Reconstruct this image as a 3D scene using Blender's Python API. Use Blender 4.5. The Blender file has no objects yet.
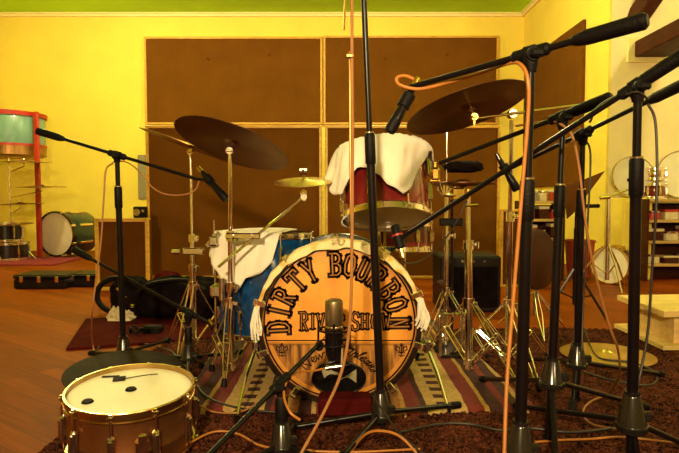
import bpy, math, random
from mathutils import Vector, Matrix, Euler
random.seed(7)
SC = bpy.context.scene
COL = SC.collection
V = Vector
PI = math.pi
# ------------------------------------------------------------------ camera
F = 560.0; CX, CY = 339.5, 226.5; CAMH = 0.741
PITCH = math.atan(28.5/F)
def P(px, py, d):
    """world point on the ray of an image position at distance d in front of the camera"""
    u = (px-CX)/F; v = -(py-CY)/F
    y = math.cos(PITCH)+v*math.sin(PITCH); z = -math.sin(PITCH)+v*math.cos(PITCH)
    k = d/y
    return V((u*k, d, CAMH+z*k))
def FL(px, py, z=0.0):
    u = (px-CX)/F; v = -(py-CY)/F
    y = math.cos(PITCH)+v*math.sin(PITCH); zz = -math.sin(PITCH)+v*math.cos(PITCH)
    k = (z-CAMH)/zz
    return V((u*k, y*k, z))
cam = bpy.data.objects.new('camera', bpy.data.cameras.new('camera'))
COL.objects.link(cam)
cam.data.sensor_width = 36.0; cam.data.lens = F/679*36.0
cam.data.clip_start = 0.05
cam.location = (0, 0, CAMH); cam.rotation_euler = (PI/2-PITCH, 0, 0)
SC.camera = cam
# ------------------------------------------------------------------ materials
def nodes(name):
    m = bpy.data.materials.new(name); m.use_nodes = True
    nt = m.node_tree; b = nt.nodes['Principled BSDF']
    return m, nt, b
def N(nt, t, **kw):
    n = nt.nodes.new(t)
    for k, v in kw.items(): setattr(n, k, v)
    return n
def mat(name, c, rough=0.5, metal=0.0, var=0.15, scale=30, bump=0.0, bscale=None, c2=None, coat=0, spec=0.5, sheen=0, stretch=None):
    m, nt, b = nodes(name)
    tc = N(nt, 'ShaderNodeTexCoord'); mp = N(nt, 'ShaderNodeMapping')
    nt.links.new(tc.outputs['Object'], mp.inputs[0])
    if stretch: mp.inputs['Scale'].default_value = stretch
    no = N(nt, 'ShaderNodeTexNoise'); no.inputs['Scale'].default_value = scale; no.inputs['Detail'].default_value = 5
    nt.links.new(mp.outputs[0], no.inputs['Vector'])
    r = N(nt, 'ShaderNodeValToRGB')
    if c2 is None:
        a = [max(0, x*(1-var)) for x in c]; e = [min(1, x*(1+var)) for x in c]
    else: a, e = c, c2
    r.color_ramp.elements[0].position = .3; r.color_ramp.elements[1].position = .7
    r.color_ramp.elements[0].color = (*a, 1); r.color_ramp.elements[1].color = (*e, 1)
    nt.links.new(no.outputs['Fac'], r.inputs[0]); nt.links.new(r.outputs[0], b.inputs['Base Color'])
    b.inputs['Roughness'].default_value = rough; b.inputs['Metallic'].default_value = metal
    b.inputs['Coat Weight'].default_value = coat; b.inputs['Specular IOR Level'].default_value = spec
    b.inputs['Sheen Weight'].default_value = sheen
    if bump:
        n2 = N(nt, 'ShaderNodeTexNoise'); n2.inputs['Scale'].default_value = bscale or scale*3; n2.inputs['Detail'].default_value = 4
        nt.links.new(mp.outputs[0], n2.inputs['Vector'])
        bp = N(nt, 'ShaderNodeBump'); bp.inputs['Strength'].default_value = bump; bp.inputs['Distance'].default_value = .01
        nt.links.new(n2.outputs['Fac'], bp.inputs['Height']); nt.links.new(bp.outputs[0], b.inputs['Normal'])
    return m
M = {}
M['wall'] = mat('yellow_plaster', (.86, .68, .10), .75, var=.05, scale=2.5, bump=.25, bscale=60)
M['wallpale'] = mat('pale_plaster', (.88, .74, .46), .75, var=.04, scale=2.5, bump=.2, bscale=60)
M['ceil'] = mat('green_paint', (.44, .80, .010), .8, var=.06, scale=1.5)
M['crown'] = mat('cream_moulding', (.85, .72, .32), .6, var=.05)
M['panel'] = mat('brown_fabric', (.150, .056, .006), .95, spec=.08, var=.12, scale=3, bump=.5, bscale=350)
M['paneld'] = mat('dark_brown_fabric', (.105, .036, .005), .95, spec=.08, var=.15, scale=4, bump=.5, bscale=350)
M['oak'] = mat('yellow_oak', (.62, .34, .045), .45, var=.2, scale=8, stretch=(1, 1, 6))
M['black'] = mat('black_paint', (.006, .004, .005), .28, var=.2, spec=.22)
M['rubber'] = mat('black_rubber', (.005, .0035, .004), .5, var=.2, spec=.12, bump=.2, bscale=200)
M['blackm'] = mat('black_satin_metal', (.012, .009, .009), .2, metal=.0, spec=.5, var=.2)
M['chrome'] = mat('chrome', (.93, .82, .80), .14, metal=1, var=.08, scale=60)
M['chromed'] = mat('worn_chrome', (.66, .57, .54), .22, metal=1, var=.25, scale=40)
M['steel'] = mat('bright_steel', (.95, .84, .80), .2, metal=1, var=.05)
M['gold'] = mat('brass_gold', (.90, .62, .16), .22, metal=1, var=.1)
M['cream'] = mat('cream_batter_head', (.82, .76, .60), .55, var=.05, scale=5)
M['reso'] = mat('smoky_clear_head', (.36, .24, .11), .3, var=.12, scale=6)
M['towel'] = mat('cream_towelling', (.86, .78, .66), .95, var=.06, scale=12, bump=.6, bscale=420, sheen=.3)
M['blue'] = mat('blue_sparkle_lacquer', (.002, .04, .14), .18, var=.5, scale=25, coat=.8)
M['red'] = mat('dark_red_lacquer', (.13, .008, .008), .15, var=.3, scale=14, coat=.8)
M['darkshell'] = mat('black_lacquer_shell', (.010, .005, .005), .25, var=.2, coat=.2)
M['teal'] = mat('teal_lacquer', (.16, .30, .28), .35, var=.12, scale=5, coat=.3)
M['tealdk'] = mat('dark_teal_lacquer', (.012, .04, .035), .3, var=.15, scale=5, coat=.4)
M['redpaint'] = mat('red_paint', (.42, .022, .012), .4, var=.15)
M['orange'] = mat('orange_cable_rubber', (.40, .14, .02), .5, var=.1)
M['pink'] = mat('copper_brown_cable_rubber', (.30, .12, .035), .5, var=.1)
M['blkcable'] = mat('black_cable_rubber', (.02, .012, .01), .5, var=.1)
M['crate'] = mat('pinkish_red_plastic', (.42, .05, .035), .5, var=.1)
M['paper'] = mat('cream_card', (.62, .52, .34), .7, var=.1)
M['plywood'] = mat('pale_plywood', (.72, .50, .19), .55, var=.12, scale=5, stretch=(1, 8, 8))
M['shelfwood'] = mat('shelf_wood', (.50, .33, .12), .5, var=.15, scale=5, stretch=(1, 6, 6))
M['beam'] = mat('dark_stained_beam', (.055, .014, .005), .6, spec=.12, var=.3, scale=5, stretch=(8, 1, 8))
M['bag'] = mat('black_nylon_bag', (.006, .003, .004), .9, spec=.06, var=.4, scale=12, bump=.8, bscale=25)
M['redcloth'] = mat('red_cloth', (.055, .004, .004), .95, spec=.05, var=.3, scale=12, bump=.5, bscale=60)
M['felt'] = mat('dark_brown_vinyl', (.045, .012, .006), .6, var=.2, scale=8, spec=.12)
M['case'] = mat('black_case_fibre', (.010, .005, .005), .5, spec=.2, var=.4, scale=20, bump=.3)
M['glass'] = mat('smoky_black_gloss', (.006, .005, .005), .08, var=.1, coat=.5)
M['grey'] = mat('grey_plastic', (.25, .22, .14), .5, var=.1)
M['dot'] = mat('dark_gel', (.006, .005, .005), .6, spec=.1, var=.2)
M['magenta'] = mat('magenta_rug_wool', (.22, .012, .03), .9, var=.25, scale=12, bump=.5)
M['bronzeshell'] = mat('aged_bronze_shell', (.24, .095, .035), .3, metal=.85, var=.25, scale=9)
M['ink'] = mat('dark_brown_ink', (.016, .005, .004), .6, var=.3, scale=40, spec=.15)
M['inline'] = mat('tan_ink', (.34, .14, .03), .6, var=.2, scale=40, spec=.15)

def cymbal_mat(name, c, c2, rough):
    m, nt, b = nodes(name)
    tc = N(nt, 'ShaderNodeTexCoord'); w = N(nt, 'ShaderNodeTexWave', wave_type='RINGS', rings_direction='Z')
    w.inputs['Scale'].default_value = 60; w.inputs['Distortion'].default_value = .6; w.inputs['Detail'].default_value = 2
    nt.links.new(tc.outputs['Object'], w.inputs['Vector'])
    no = N(nt, 'ShaderNodeTexNoise'); no.inputs['Scale'].default_value = 9; no.inputs['Detail'].default_value = 6
    nt.links.new(tc.outputs['Object'], no.inputs['Vector'])
    r = N(nt, 'ShaderNodeValToRGB'); r.color_ramp.elements[0].color = (*c, 1); r.color_ramp.elements[1].color = (*c2, 1)
    r.color_ramp.elements[0].position = .3; r.color_ramp.elements[1].position = .75
    nt.links.new(no.outputs['Fac'], r.inputs[0]); nt.links.new(r.outputs[0], b.inputs['Base Color'])
    bp = N(nt, 'ShaderNodeBump'); bp.inputs['Strength'].default_value = .25; bp.inputs['Distance'].default_value = .002
    nt.links.new(w.outputs['Fac'], bp.inputs['Height']); nt.links.new(bp.outputs[0], b.inputs['Normal'])
    b.inputs['Metallic'].default_value = .85; b.inputs['Roughness'].default_value = rough
    return m
M['cymdark'] = cymbal_mat('dark_aged_bronze', (.10, .035, .016), (.20, .08, .03), .36)
M['cymmid'] = cymbal_mat('aged_bronze', (.25, .12, .035), (.42, .22, .07), .36)
M['cymbright'] = cymbal_mat('bright_bronze', (.55, .34, .10), (.72, .48, .16), .32)
M['cymblack'] = cymbal_mat('blackened_bronze', (.012, .006, .004), (.03, .014, .008), .5)
_b = M['cymblack'].node_tree.nodes['Principled BSDF']; _b.inputs['Metallic'].default_value = .5; _b.inputs['Specular IOR Level'].default_value = .15; _b.inputs['Specular Tint'].default_value = (.3, .2, .12, 1)
M['oldgold'] = mat('tarnished_brass', (.50, .33, .13), .27, metal=1, var=.15)

# wooden floor: long planks
def floor_mat():
    m, nt, b = nodes('orange_wood_planks')
    tc = N(nt, 'ShaderNodeTexCoord'); mp = N(nt, 'ShaderNodeMapping'); mp.inputs['Rotation'].default_value = (0, 0, math.radians(35))
    nt.links.new(tc.outputs['Object'], mp.inputs[0])
    br = N(nt, 'ShaderNodeTexBrick'); br.inputs['Scale'].default_value = 1.0
    br.inputs['Brick Width'].default_value = 1.6; br.inputs['Row Height'].default_value = .085
    br.inputs['Mortar Size'].default_value = .0012; br.inputs['Color1'].default_value = (.16, .026, .001, 1)
    br.inputs['Color2'].default_value = (.25, .050, .001, 1); br.inputs['Mortar'].default_value = (.08, .025, .008, 1)
    nt.links.new(mp.outputs[0], br.inputs['Vector'])
    mp2 = N(nt, 'ShaderNodeMapping'); mp2.inputs['Scale'].default_value = (1.5, 22, 1)
    nt.links.new(mp.outputs[0], mp2.inputs[0])
    no = N(nt, 'ShaderNodeTexNoise'); no.inputs['Scale'].default_value = 3; no.inputs['Detail'].default_value = 7
    nt.links.new(mp2.outputs[0], no.inputs['Vector'])
    mx = N(nt, 'ShaderNodeMix', data_type='RGBA', blend_type='OVERLAY'); mx.inputs['Factor'].default_value = .55
    nt.links.new(br.outputs['Color'], mx.inputs['A']); nt.links.new(no.outputs['Fac'], mx.inputs['B'])
    nt.links.new(mx.outputs['Result'], b.inputs['Base Color'])
    b.inputs['Roughness'].default_value = .5; b.inputs['Specular IOR Level'].default_value = .10; b.inputs['Specular Tint'].default_value = (1, .45, .08, 1); b.inputs['Coat Weight'].default_value = .0; b.inputs['Coat Roughness'].default_value = .25
    return m
M['floor'] = floor_mat()
def carpet_mat():
    m, nt, b = nodes('brown_shag_wool')
    tc = N(nt, 'ShaderNodeTexCoord')
    no = N(nt, 'ShaderNodeTexNoise'); no.inputs['Scale'].default_value = 70; no.inputs['Detail'].default_value = 4; no.inputs['Distortion'].default_value = 1.5
    n3 = N(nt, 'ShaderNodeTexNoise'); n3.inputs['Scale'].default_value = 5
    for x in (no, n3): nt.links.new(tc.outputs['Object'], x.inputs['Vector'])
    ad = N(nt, 'ShaderNodeMath', operation='MULTIPLY_ADD'); ad.inputs[1].default_value = .35; nt.links.new(n3.outputs['Fac'], ad.inputs[0]); nt.links.new(no.outputs['Fac'], ad.inputs[2])
    r = N(nt, 'ShaderNodeValToRGB')
    r.color_ramp.elements[0].position = .52; r.color_ramp.elements[0].color = (.004, .001, .0015, 1)
    r.color_ramp.elements[1].position = .86; r.color_ramp.elements[1].color = (.16, .044, .024, 1)
    nt.links.new(ad.outputs[0], r.inputs[0]); nt.links.new(r.outputs[0], b.inputs['Base Color'])
    bp = N(nt, 'ShaderNodeBump'); bp.inputs['Strength'].default_value = 1; bp.inputs['Distance'].default_value = .012
    nt.links.new(no.outputs['Fac'], bp.inputs['Height']); nt.links.new(bp.outputs[0], b.inputs['Normal'])
    b.inputs['Roughness'].default_value = 1; b.inputs['Specular IOR Level'].default_value = .05
    return m
M['carpet'] = carpet_mat()
def kilim_mat():
    m, nt, b = nodes('striped_kilim_wool')
    tc = N(nt, 'ShaderNodeTexCoord'); sp = N(nt, 'ShaderNodeSeparateXYZ')
    nz = N(nt, 'ShaderNodeTexNoise'); nz.inputs['Scale'].default_value = 6
    nt.links.new(tc.outputs['Object'], nz.inputs['Vector'])
    nt.links.new(tc.outputs['Object'], sp.inputs[0])
    wob = N(nt, 'ShaderNodeMath', operation='MULTIPLY_ADD'); wob.inputs[1].default_value = .02
    ax_ = N(nt, 'ShaderNodeMath', operation='ABSOLUTE'); nt.links.new(sp.outputs['X'], ax_.inputs[0])
    nt.links.new(nz.outputs['Fac'], wob.inputs[0]); nt.links.new(ax_.outputs[0], wob.inputs[2])
    # zigzag along Y on some bands
    my = N(nt, 'ShaderNodeMath', operation='MULTIPLY'); my.inputs[1].default_value = 13; nt.links.new(sp.outputs['Y'], my.inputs[0])
    pp = N(nt, 'ShaderNodeMath', operation='PINGPONG'); pp.inputs[1].default_value = .5; nt.links.new(my.outputs[0], pp.inputs[0])
    rp = N(nt, 'ShaderNodeMath', operation='SNAP'); rp.inputs[1].default_value = .25; nt.links.new(pp.outputs[0], rp.inputs[0])
    band = N(nt, 'ShaderNodeMath', operation='WRAP'); band.inputs[1].default_value = .58; band.inputs[2].default_value = 0
    nt.links.new(wob.outputs[0], band.inputs[0])
    sc = N(nt, 'ShaderNodeMath', operation='DIVIDE'); sc.inputs[1].default_value = .58; nt.links.new(band.outputs[0], sc.inputs[0])
    def ramp(stops):
        r = N(nt, 'ShaderNodeValToRGB'); r.color_ramp.interpolation = 'CONSTANT'
        e = r.color_ramp.elements
        e[0].position = 0; e[0].color = (*stops[0][1], 1); e[1].position = stops[1][0]; e[1].color = (*stops[1][1], 1)
        for p, c in stops[2:]:
            x = e.new(p); x.color = (*c, 1)
        return r
    R_ = (.14, .012, .010); D = (.040, .006, .008); C_ = (.40, .25, .085); O = (.27, .10, .025); G = (.36, .20, .04)
    r1 = ramp([(0, D), (.07, C_), (.10, R_), (.19, C_), (.215, D), (.29, O), (.34, G), (.37, R_), (.46, D), (.50, C_), (.72, C_), (.745, R_), (.84, G), (.87, D), (.95, R_)])
    nt.links.new(sc.outputs[0], r1.inputs[0])
    # diamonds in the wide cream band .50-.72
    c0 = N(nt, 'ShaderNodeMath', operation='SUBTRACT'); c0.inputs[1].default_value = .61; nt.links.new(sc.outputs[0], c0.inputs[0])
    ab = N(nt, 'ShaderNodeMath', operation='ABSOLUTE'); nt.links.new(c0.outputs[0], ab.inputs[0])
    ms = N(nt, 'ShaderNodeMath', operation='MULTIPLY'); ms.inputs[1].default_value = .17; nt.links.new(rp.outputs[0], ms.inputs[0])
    lt = N(nt, 'ShaderNodeMath', operation='LESS_THAN'); nt.links.new(ab.outputs[0], lt.inputs[0]); nt.links.new(ms.outputs[0], lt.inputs[1])
    mx = N(nt, 'ShaderNodeMix', data_type='RGBA'); mx.inputs['B'].default_value = (*D, 1)
    nt.links.new(lt.outputs[0], mx.inputs['Factor']); nt.links.new(r1.outputs[0], mx.inputs['A'])
    n2 = N(nt, 'ShaderNodeTexNoise'); n2.inputs['Scale'].default_value = 60; nt.links.new(tc.outputs['Object'], n2.inputs['Vector'])
    mm = N(nt, 'ShaderNodeMix', data_type='RGBA', blend_type='OVERLAY'); mm.inputs['Factor'].default_value = .5
    nt.links.new(mx.outputs['Result'], mm.inputs['A']); nt.links.new(n2.outputs['Fac'], mm.inputs['B'])
    nt.links.new(mm.outputs['Result'], b.inputs['Base Color'])
    bp = N(nt, 'ShaderNodeBump'); bp.inputs['Strength'].default_value = .5; bp.inputs['Distance'].default_value = .004
    nt.links.new(n2.outputs['Fac'], bp.inputs['Height']); nt.links.new(bp.outputs[0], b.inputs['Normal'])
    b.inputs['Roughness'].default_value = .95
    return m
M['kilim'] = kilim_mat()
def scarf_mat():
    m, nt, b = nodes('patterned_cream_scarf')
    tc = N(nt, 'ShaderNodeTexCoord'); 
    vo = N(nt, 'ShaderNodeTexNoise'); vo.inputs['Scale'].default_value = 16; vo.inputs['Detail'].default_value = 1
    nt.links.new(tc.outputs['Object'], vo.inputs['Vector'])
    r = N(nt, 'ShaderNodeValToRGB'); e = r.color_ramp.elements
    e[0].position = 0; e[0].color = (.30, .11, .02, 1); e[1].position = .36; e[1].color = (.62, .36, .07, 1)
    for p, c in ((.44, (.72, .58, .30, 1)), (.60, (.74, .60, .33, 1)), (.66, (.16, .11, .05, 1)), (.70, (.68, .50, .22, 1))):
        x = e.new(p); x.color = c
    nt.links.new(vo.outputs['Fac'], r.inputs[0]); nt.links.new(r.outputs[0], b.inputs['Base Color'])
    b.inputs['Roughness'].default_value = .9
    return m
M['scarf'] = scarf_mat()
def head_mat():
    m, nt, b = nodes('printed_amber_drum_head')
    tc = N(nt, 'ShaderNodeTexCoord'); sp = N(nt, 'ShaderNodeSeparateXYZ'); nt.links.new(tc.outputs['Object'], sp.inputs[0])
    n1 = N(nt, 'ShaderNodeTexNoise'); n1.inputs['Scale'].default_value = 9; n1.inputs['Detail'].default_value = 8; nt.links.new(tc.outputs['Object'], n1.inputs['Vector'])
    r1 = N(nt, 'ShaderNodeValToRGB'); r1.color_ramp.elements[0].position = .3; r1.color_ramp.elements[1].position = .7
    r1.color_ramp.elements[0].color = (.62, .23, .020, 1); r1.color_ramp.elements[1].color = (.82, .34, .035, 1)
    nt.links.new(n1.outputs['Fac'], r1.inputs[0])
    # weathered planks printed on the lower part
    mp = N(nt, 'ShaderNodeMapping'); mp.inputs['Scale'].default_value = (38, 1, 5); nt.links.new(tc.outputs['Object'], mp.inputs[0])
    n2 = N(nt, 'ShaderNodeTexNoise'); n2.inputs['Scale'].default_value = 1.6; n2.inputs['Detail'].default_value = 6; nt.links.new(mp.outputs[0], n2.inputs['Vector'])
    r2 = N(nt, 'ShaderNodeValToRGB'); r2.color_ramp.elements[0].position = .40; r2.color_ramp.elements[1].position = .60
    r2.color_ramp.elements[0].color = (.07, .022, .006, 1); r2.color_ramp.elements[1].color = (.50, .21, .035, 1)
    nt.links.new(n2.outputs['Fac'], r2.inputs[0])
    ln = N(nt, 'ShaderNodeVectorMath', operation='LENGTH'); nt.links.new(tc.outputs['Object'], ln.inputs[0])
    a = N(nt, 'ShaderNodeMath', operation='LESS_THAN'); a.inputs[1].default_value = .248; nt.links.new(ln.outputs['Value'], a.inputs[0])
    l = N(nt, 'ShaderNodeMath', operation='LESS_THAN'); l.inputs[1].default_value = -.075; nt.links.new(sp.outputs['Z'], l.inputs[0])
    g = N(nt, 'ShaderNodeMath', operation='MULTIPLY'); nt.links.new(a.outputs[0], g.inputs[0]); nt.links.new(l.outputs[0], g.inputs[1])
    g2 = N(nt, 'ShaderNodeMath', operation='MULTIPLY'); g2.inputs[1].default_value = .95; nt.links.new(g.outputs[0], g2.inputs[0])
    mx = N(nt, 'ShaderNodeMix', data_type='RGBA'); nt.links.new(g2.outputs[0], mx.inputs['Factor']); nt.links.new(r1.outputs[0], mx.inputs['A']); nt.links.new(r2.outputs[0], mx.inputs['B'])
    # printed brown border of the artwork
    rr = N(nt, 'ShaderNodeMapRange'); rr.inputs['From Min'].default_value = .215; rr.inputs['From Max'].default_value = .27; rr.inputs['To Max'].default_value = .55
    nt.links.new(ln.outputs['Value'], rr.inputs['Value'])
    m2 = N(nt, 'ShaderNodeMix', data_type='RGBA'); m2.inputs['B'].default_value = (.22, .075, .02, 1)
    nt.links.new(rr.outputs['Result'], m2.inputs['Factor']); nt.links.new(mx.outputs['Result'], m2.inputs['A'])
    nt.links.new(m2.outputs['Result'], b.inputs['Base Color']); b.inputs['Roughness'].default_value = .42
    return m
M['art'] = head_mat()
def mesh_grille_mat():
    m = mat('brass_mesh', (.55, .42, .26), .3, metal=.9, var=.1)
    nt = m.node_tree; b = nt.nodes['Principled BSDF']
    tc = N(nt, 'ShaderNodeTexCoord'); c = N(nt, 'ShaderNodeTexChecker'); c.inputs['Scale'].default_value = 420
    c.inputs['Color1'].default_value = (.5, .4, .26, 1); c.inputs['Color2'].default_value = (.16, .11, .06, 1)
    nt.links.new(tc.outputs['Object'], c.inputs['Vector']); nt.links.new(c.outputs['Color'], b.inputs['Base Color'])
    return m
M['grille'] = mesh_grille_mat()

# ------------------------------------------------------------------ mesh builder
class MB:
    def __init__(s): s.v = []; s.f = []; s.m = []; s.mi = 0
    def add(s, vs, fs, T=None):
        o = len(s.v)
        for p in vs: s.v.append(T @ V(p) if T is not None else V(p))
        for f in fs: s.f.append(tuple(i+o for i in f)); s.m.append(s.mi)
        return s
    def box(s, c, size, T=None, rot=None, bev=0.0):
        x, y, z = [k/2 for k in size]
        b = min(bev, x*.9, y*.9, z*.9)
        R = (Matrix.Translation(V(c)) @ (rot.to_matrix().to_4x4() if isinstance(rot, Euler) else (rot or Matrix())))
        if T is not None: R = T @ R
        if b <= 0:
            vs = [(i*x, j*y, k*z) for k in (-1, 1) for j in (-1, 1) for i in (-1, 1)]
            fs = [(0, 2, 3, 1), (4, 5, 7, 6), (0, 1, 5, 4), (2, 6, 7, 3), (0, 4, 6, 2), (1, 3, 7, 5)]
        else:
            # chamfered box: 24 verts
            vs = []; idx = {}
            for sx in (-1, 1):
                for sy in (-1, 1):
                    for sz in (-1, 1):
                        for a in range(3):
                            p = [sx*(x-b), sy*(y-b), sz*(z-b)]; p[a] += (sx, sy, sz)[a]*b
                            idx[(sx, sy, sz, a)] = len(vs); vs.append(p)
            fs = []
            for a in range(3):
                o1, o2 = [(1, 2), (2, 0), (0, 1)][a]
                for sg in (-1, 1):
                    q = []
                    for u, w in ((-1, -1), (1, -1), (1, 1), (-1, 1)):
                        k = [0, 0, 0]; k[a] = sg; k[o1] = u; k[o2] = w; q.append(idx[(*k, a)])
                    fs.append(tuple(q if sg > 0 else q[::-1]))
            for a in range(3):
                o1, o2 = [(1, 2), (2, 0), (0, 1)][a]
                for u in (-1, 1):
                    for w in (-1, 1):
                        k0 = [0, 0, 0]; k1 = [0, 0, 0]
                        k0[a] = -1; k1[a] = 1; k0[o1] = k1[o1] = u; k0[o2] = k1[o2] = w
                        q = (idx[(*k0, o1)], idx[(*k1, o1)], idx[(*k1, o2)], idx[(*k0, o2)])
                        fs.append(q if u*w > 0 else q[::-1])
            for sx in (-1, 1):
                for sy in (-1, 1):
                    for sz in (-1, 1):
                        q = (idx[(sx, sy, sz, 0)], idx[(sx, sy, sz, 1)], idx[(sx, sy, sz, 2)])
                        fs.append(q if sx*sy*sz > 0 else q[::-1])
        return s.add(vs, fs, R)
    def tube(s, pts, r, n=10, T=None, cap=True):
        pts = [V(p) for p in pts]; k = len(pts)
        rs = r if isinstance(r, (list, tuple)) else [r]*k
        tans = []
        for i in range(k):
            a = pts[max(0, i-1)]; b = pts[min(k-1, i+1)]
            t = (b-a); t = t.normalized() if t.length > 1e-9 else (tans[-1] if tans else V((0, 0, 1)))
            tans.append(t)
        up = V((0, 0, 1)) if abs(tans[0].z) < .9 else V((1, 0, 0))
        nrm = (up - tans[0]*up.dot(tans[0])).normalized()
        vs = []; fs = []
        for i in range(k):
            t = tans[i]; nrm = (nrm - t*nrm.dot(t)); nrm = nrm.normalized() if nrm.length > 1e-6 else t.orthogonal().normalized()
            bi = t.cross(nrm)
            for j in range(n):
                a = 2*PI*j/n
                vs.append(pts[i]+(nrm*math.cos(a)+bi*math.sin(a))*rs[i])
        for i in range(k-1):
            for j in range(n):
                j2 = (j+1) % n
                fs.append((i*n+j, i*n+j2, (i+1)*n+j2, (i+1)*n+j))
        if cap:
            fs.append(tuple(range(n))[::-1]); fs.append(tuple((k-1)*n+j for j in range(n)))
        return s.add(vs, fs, T)
    def cyl(s, a, b, r, r2=None, n=14, T=None):
        return s.tube([a, b], [r, r if r2 is None else r2], n, T)
    def lathe(s, prof, T=None, n=40, closed=False, cap=False):
        vs = []; fs = []; k = len(prof)
        for r, z in prof:
            for j in range(n):
                a = 2*PI*j/n; vs.append((r*math.cos(a), r*math.sin(a), z))
        for i in range(k if closed else k-1):
            i2 = (i+1) % k
            for j in range(n):
                j2 = (j+1) % n; fs.append((i*n+j, i*n+j2, i2*n+j2, i2*n+j))
        if cap:
            fs.append(tuple(range(n))[::-1]); fs.append(tuple((k-1)*n+j for j in range(n)))
        return s.add(vs, fs, T)
    def grid(s, fn, nu, nv, closed_u=False, thick=0.0, T=None):
        vs = [V(fn(i/(nu if closed_u else nu-1), j/(nv-1))) for j in range(nv) for i in range(nu)]
        fs = []
        for j in range(nv-1):
            for i in range(nu if closed_u else nu-1):
                i2 = (i+1) % nu
                fs.append((j*nu+i, j*nu+i2, (j+1)*nu+i2, (j+1)*nu+i))
        return s.add(vs, fs, T)
    def prism(s, poly, n, thick, T=None):
        """closed polygon (3D points) extruded by vector n*thick"""
        k = len(poly); n = V(n)*thick
        vs = [V(p) for p in poly]+[V(p)+n for p in poly]
        fs = [tuple(range(k))[::-1], tuple(range(k, 2*k))]+[(i, (i+1) % k, k+(i+1) % k, k+i) for i in range(k)]
        return s.add(vs, fs, T)
    def mesh(s, name, mats, off=V((0, 0, 0)), ang=35):
        me = bpy.data.meshes.new(name)
        me.from_pydata([tuple(p-off) for p in s.v], [], s.f)
        for m in (mats if isinstance(mats, (list, tuple)) else [mats]): me.materials.append(M[m])
        me.polygons.foreach_set('material_index', s.m)
        me.validate(); me.update()
        import bmesh
        bm = bmesh.new(); bm.from_mesh(me); bmesh.ops.recalc_face_normals(bm, faces=bm.faces); bm.to_mesh(me); bm.free()
        me.shade_smooth(); me.set_sharp_from_angle(angle=math.radians(ang))
        return me
class Thing:
    def __init__(s, name, label, cat, loc, group=None):
        s.o = bpy.data.objects.new(name, None); COL.objects.link(s.o); s.o.empty_display_size = .05
        s.loc = V(loc); s.o.location = s.loc; s.o['label'] = label; s.o['category'] = cat
        if group: s.o['group'] = group
    def part(s, name, mb, mats, parent=None, label=None, ang=35):
        o = bpy.data.objects.new(name, mb.mesh(name, mats, s.loc, ang)); COL.objects.link(o)
        o.parent = parent or s.o
        if label: o['label'] = label
        return o
def solo(name, label, cat, mb, mats, group=None, kind=None, ang=35, origin=None):
    xs = [p.x for p in mb.v]; ys = [p.y for p in mb.v]; zs = [p.z for p in mb.v]
    off = V(origin) if origin is not None else V(((min(xs)+max(xs))/2, (min(ys)+max(ys))/2, min(zs)))
    o = bpy.data.objects.new(name, mb.mesh(name, mats, off, ang)); COL.objects.link(o); o.location = off
    if label: o['label'] = label
    if cat: o['category'] = cat
    if group: o['group'] = group
    if kind: o['kind'] = kind
    return o
def struct(name, mb, mats, label=None):
    o = bpy.data.objects.new(name, mb.mesh(name, mats)); COL.objects.link(o); o['kind'] = 'structure'
    return o
def axisM(origin, z, x=None):
    z = V(z).normalized(); x = V(x) if x is not None else (V((1, 0, 0)) if abs(z.x) < .9 else V((0, 1, 0)))
    x = (x - z*x.dot(z)).normalized(); y = z.cross(x)
    m = Matrix((x, y, z)).transposed().to_4x4(); m.translation = V(origin); return m
def smooth(pts, n=8):
    pts = [V(p) for p in pts]; out = []
    q = [pts[0]*2-pts[1]]+pts+[pts[-1]*2-pts[-2]]
    for i in range(1, len(q)-2):
        for k in range(n):
            t = k/n; a, b, c, d = q[i-1:i+3]
            out.append(.5*((2*b)+(c-a)*t+(2*a-5*b+4*c-d)*t*t+(3*b-a-3*c+d)*t**3))
    out.append(pts[-1]); return out
def lerp(a, b, t): return a+(b-a)*t

# ------------------------------------------------------------------ room
BD = 7.88; CEIL = P(300, 13.5, BD).z; WX = 2.55; WE = 5.38; LX = -5.2; RX = 4.6; FY = -1.6
mb = MB(); mb.box(((LX+RX)/2, (FY+BD)/2, -.05), (RX-LX+.4, BD-FY+.4, .1)); struct('floor', mb, 'floor')
mb = MB(); mb.box(((LX+RX)/2, (FY+BD)/2, CEIL+.05), (RX-LX+.4, BD-FY+.4, .1)); struct('ceiling', mb, 'ceil')
mb = MB(); mb.box(((LX+WX)/2, BD+.05, CEIL/2), (WX-LX, .1, CEIL)); struct('wall_back', mb, 'wall')
mb = MB(); mb.box((WX+.01, (WE+BD+.1)/2, CEIL/2), (.02, BD+.1-WE, CEIL)); struct('wall_right', mb, 'wall')
mb = MB(); mb.box(((WX+.02+RX)/2, WE+.05, CEIL/2), (RX-WX-.02, .1, CEIL)); struct('wall_alcove', mb, 'wallpale')
mb = MB(); mb.box((LX-.05, (FY+BD)/2, CEIL/2), (.1, BD-FY, CEIL)); struct('wall_left', mb, 'wall')
mb = MB(); mb.box((RX+.05, (FY+WE)/2, CEIL/2), (.1, WE-FY, CEIL)); struct('wall_far_right', mb, 'wallpale')
mb = MB(); mb.box(((LX+RX)/2, FY-.05, CEIL/2), (RX-LX, .1, CEIL)); struct('wall_front', mb, 'wall')
mb = MB()
mb.box(((LX+WX)/2, BD-.02, CEIL-.025), (WX-LX, .04, .05)); mb.box(((LX+WX)/2, BD-.03, CEIL-.008), (WX-LX, .06, .016))
struct('trim_1', mb, 'crown')
mb = MB()
mb.box((WX-.02, (WE+BD)/2, CEIL-.025), (.04, BD-WE-.06, .05)); mb.box((WX-.03, (WE+BD)/2, CEIL-.008), (.06, BD-WE-.06, .016))
struct('trim_2', mb, 'crown')

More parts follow.
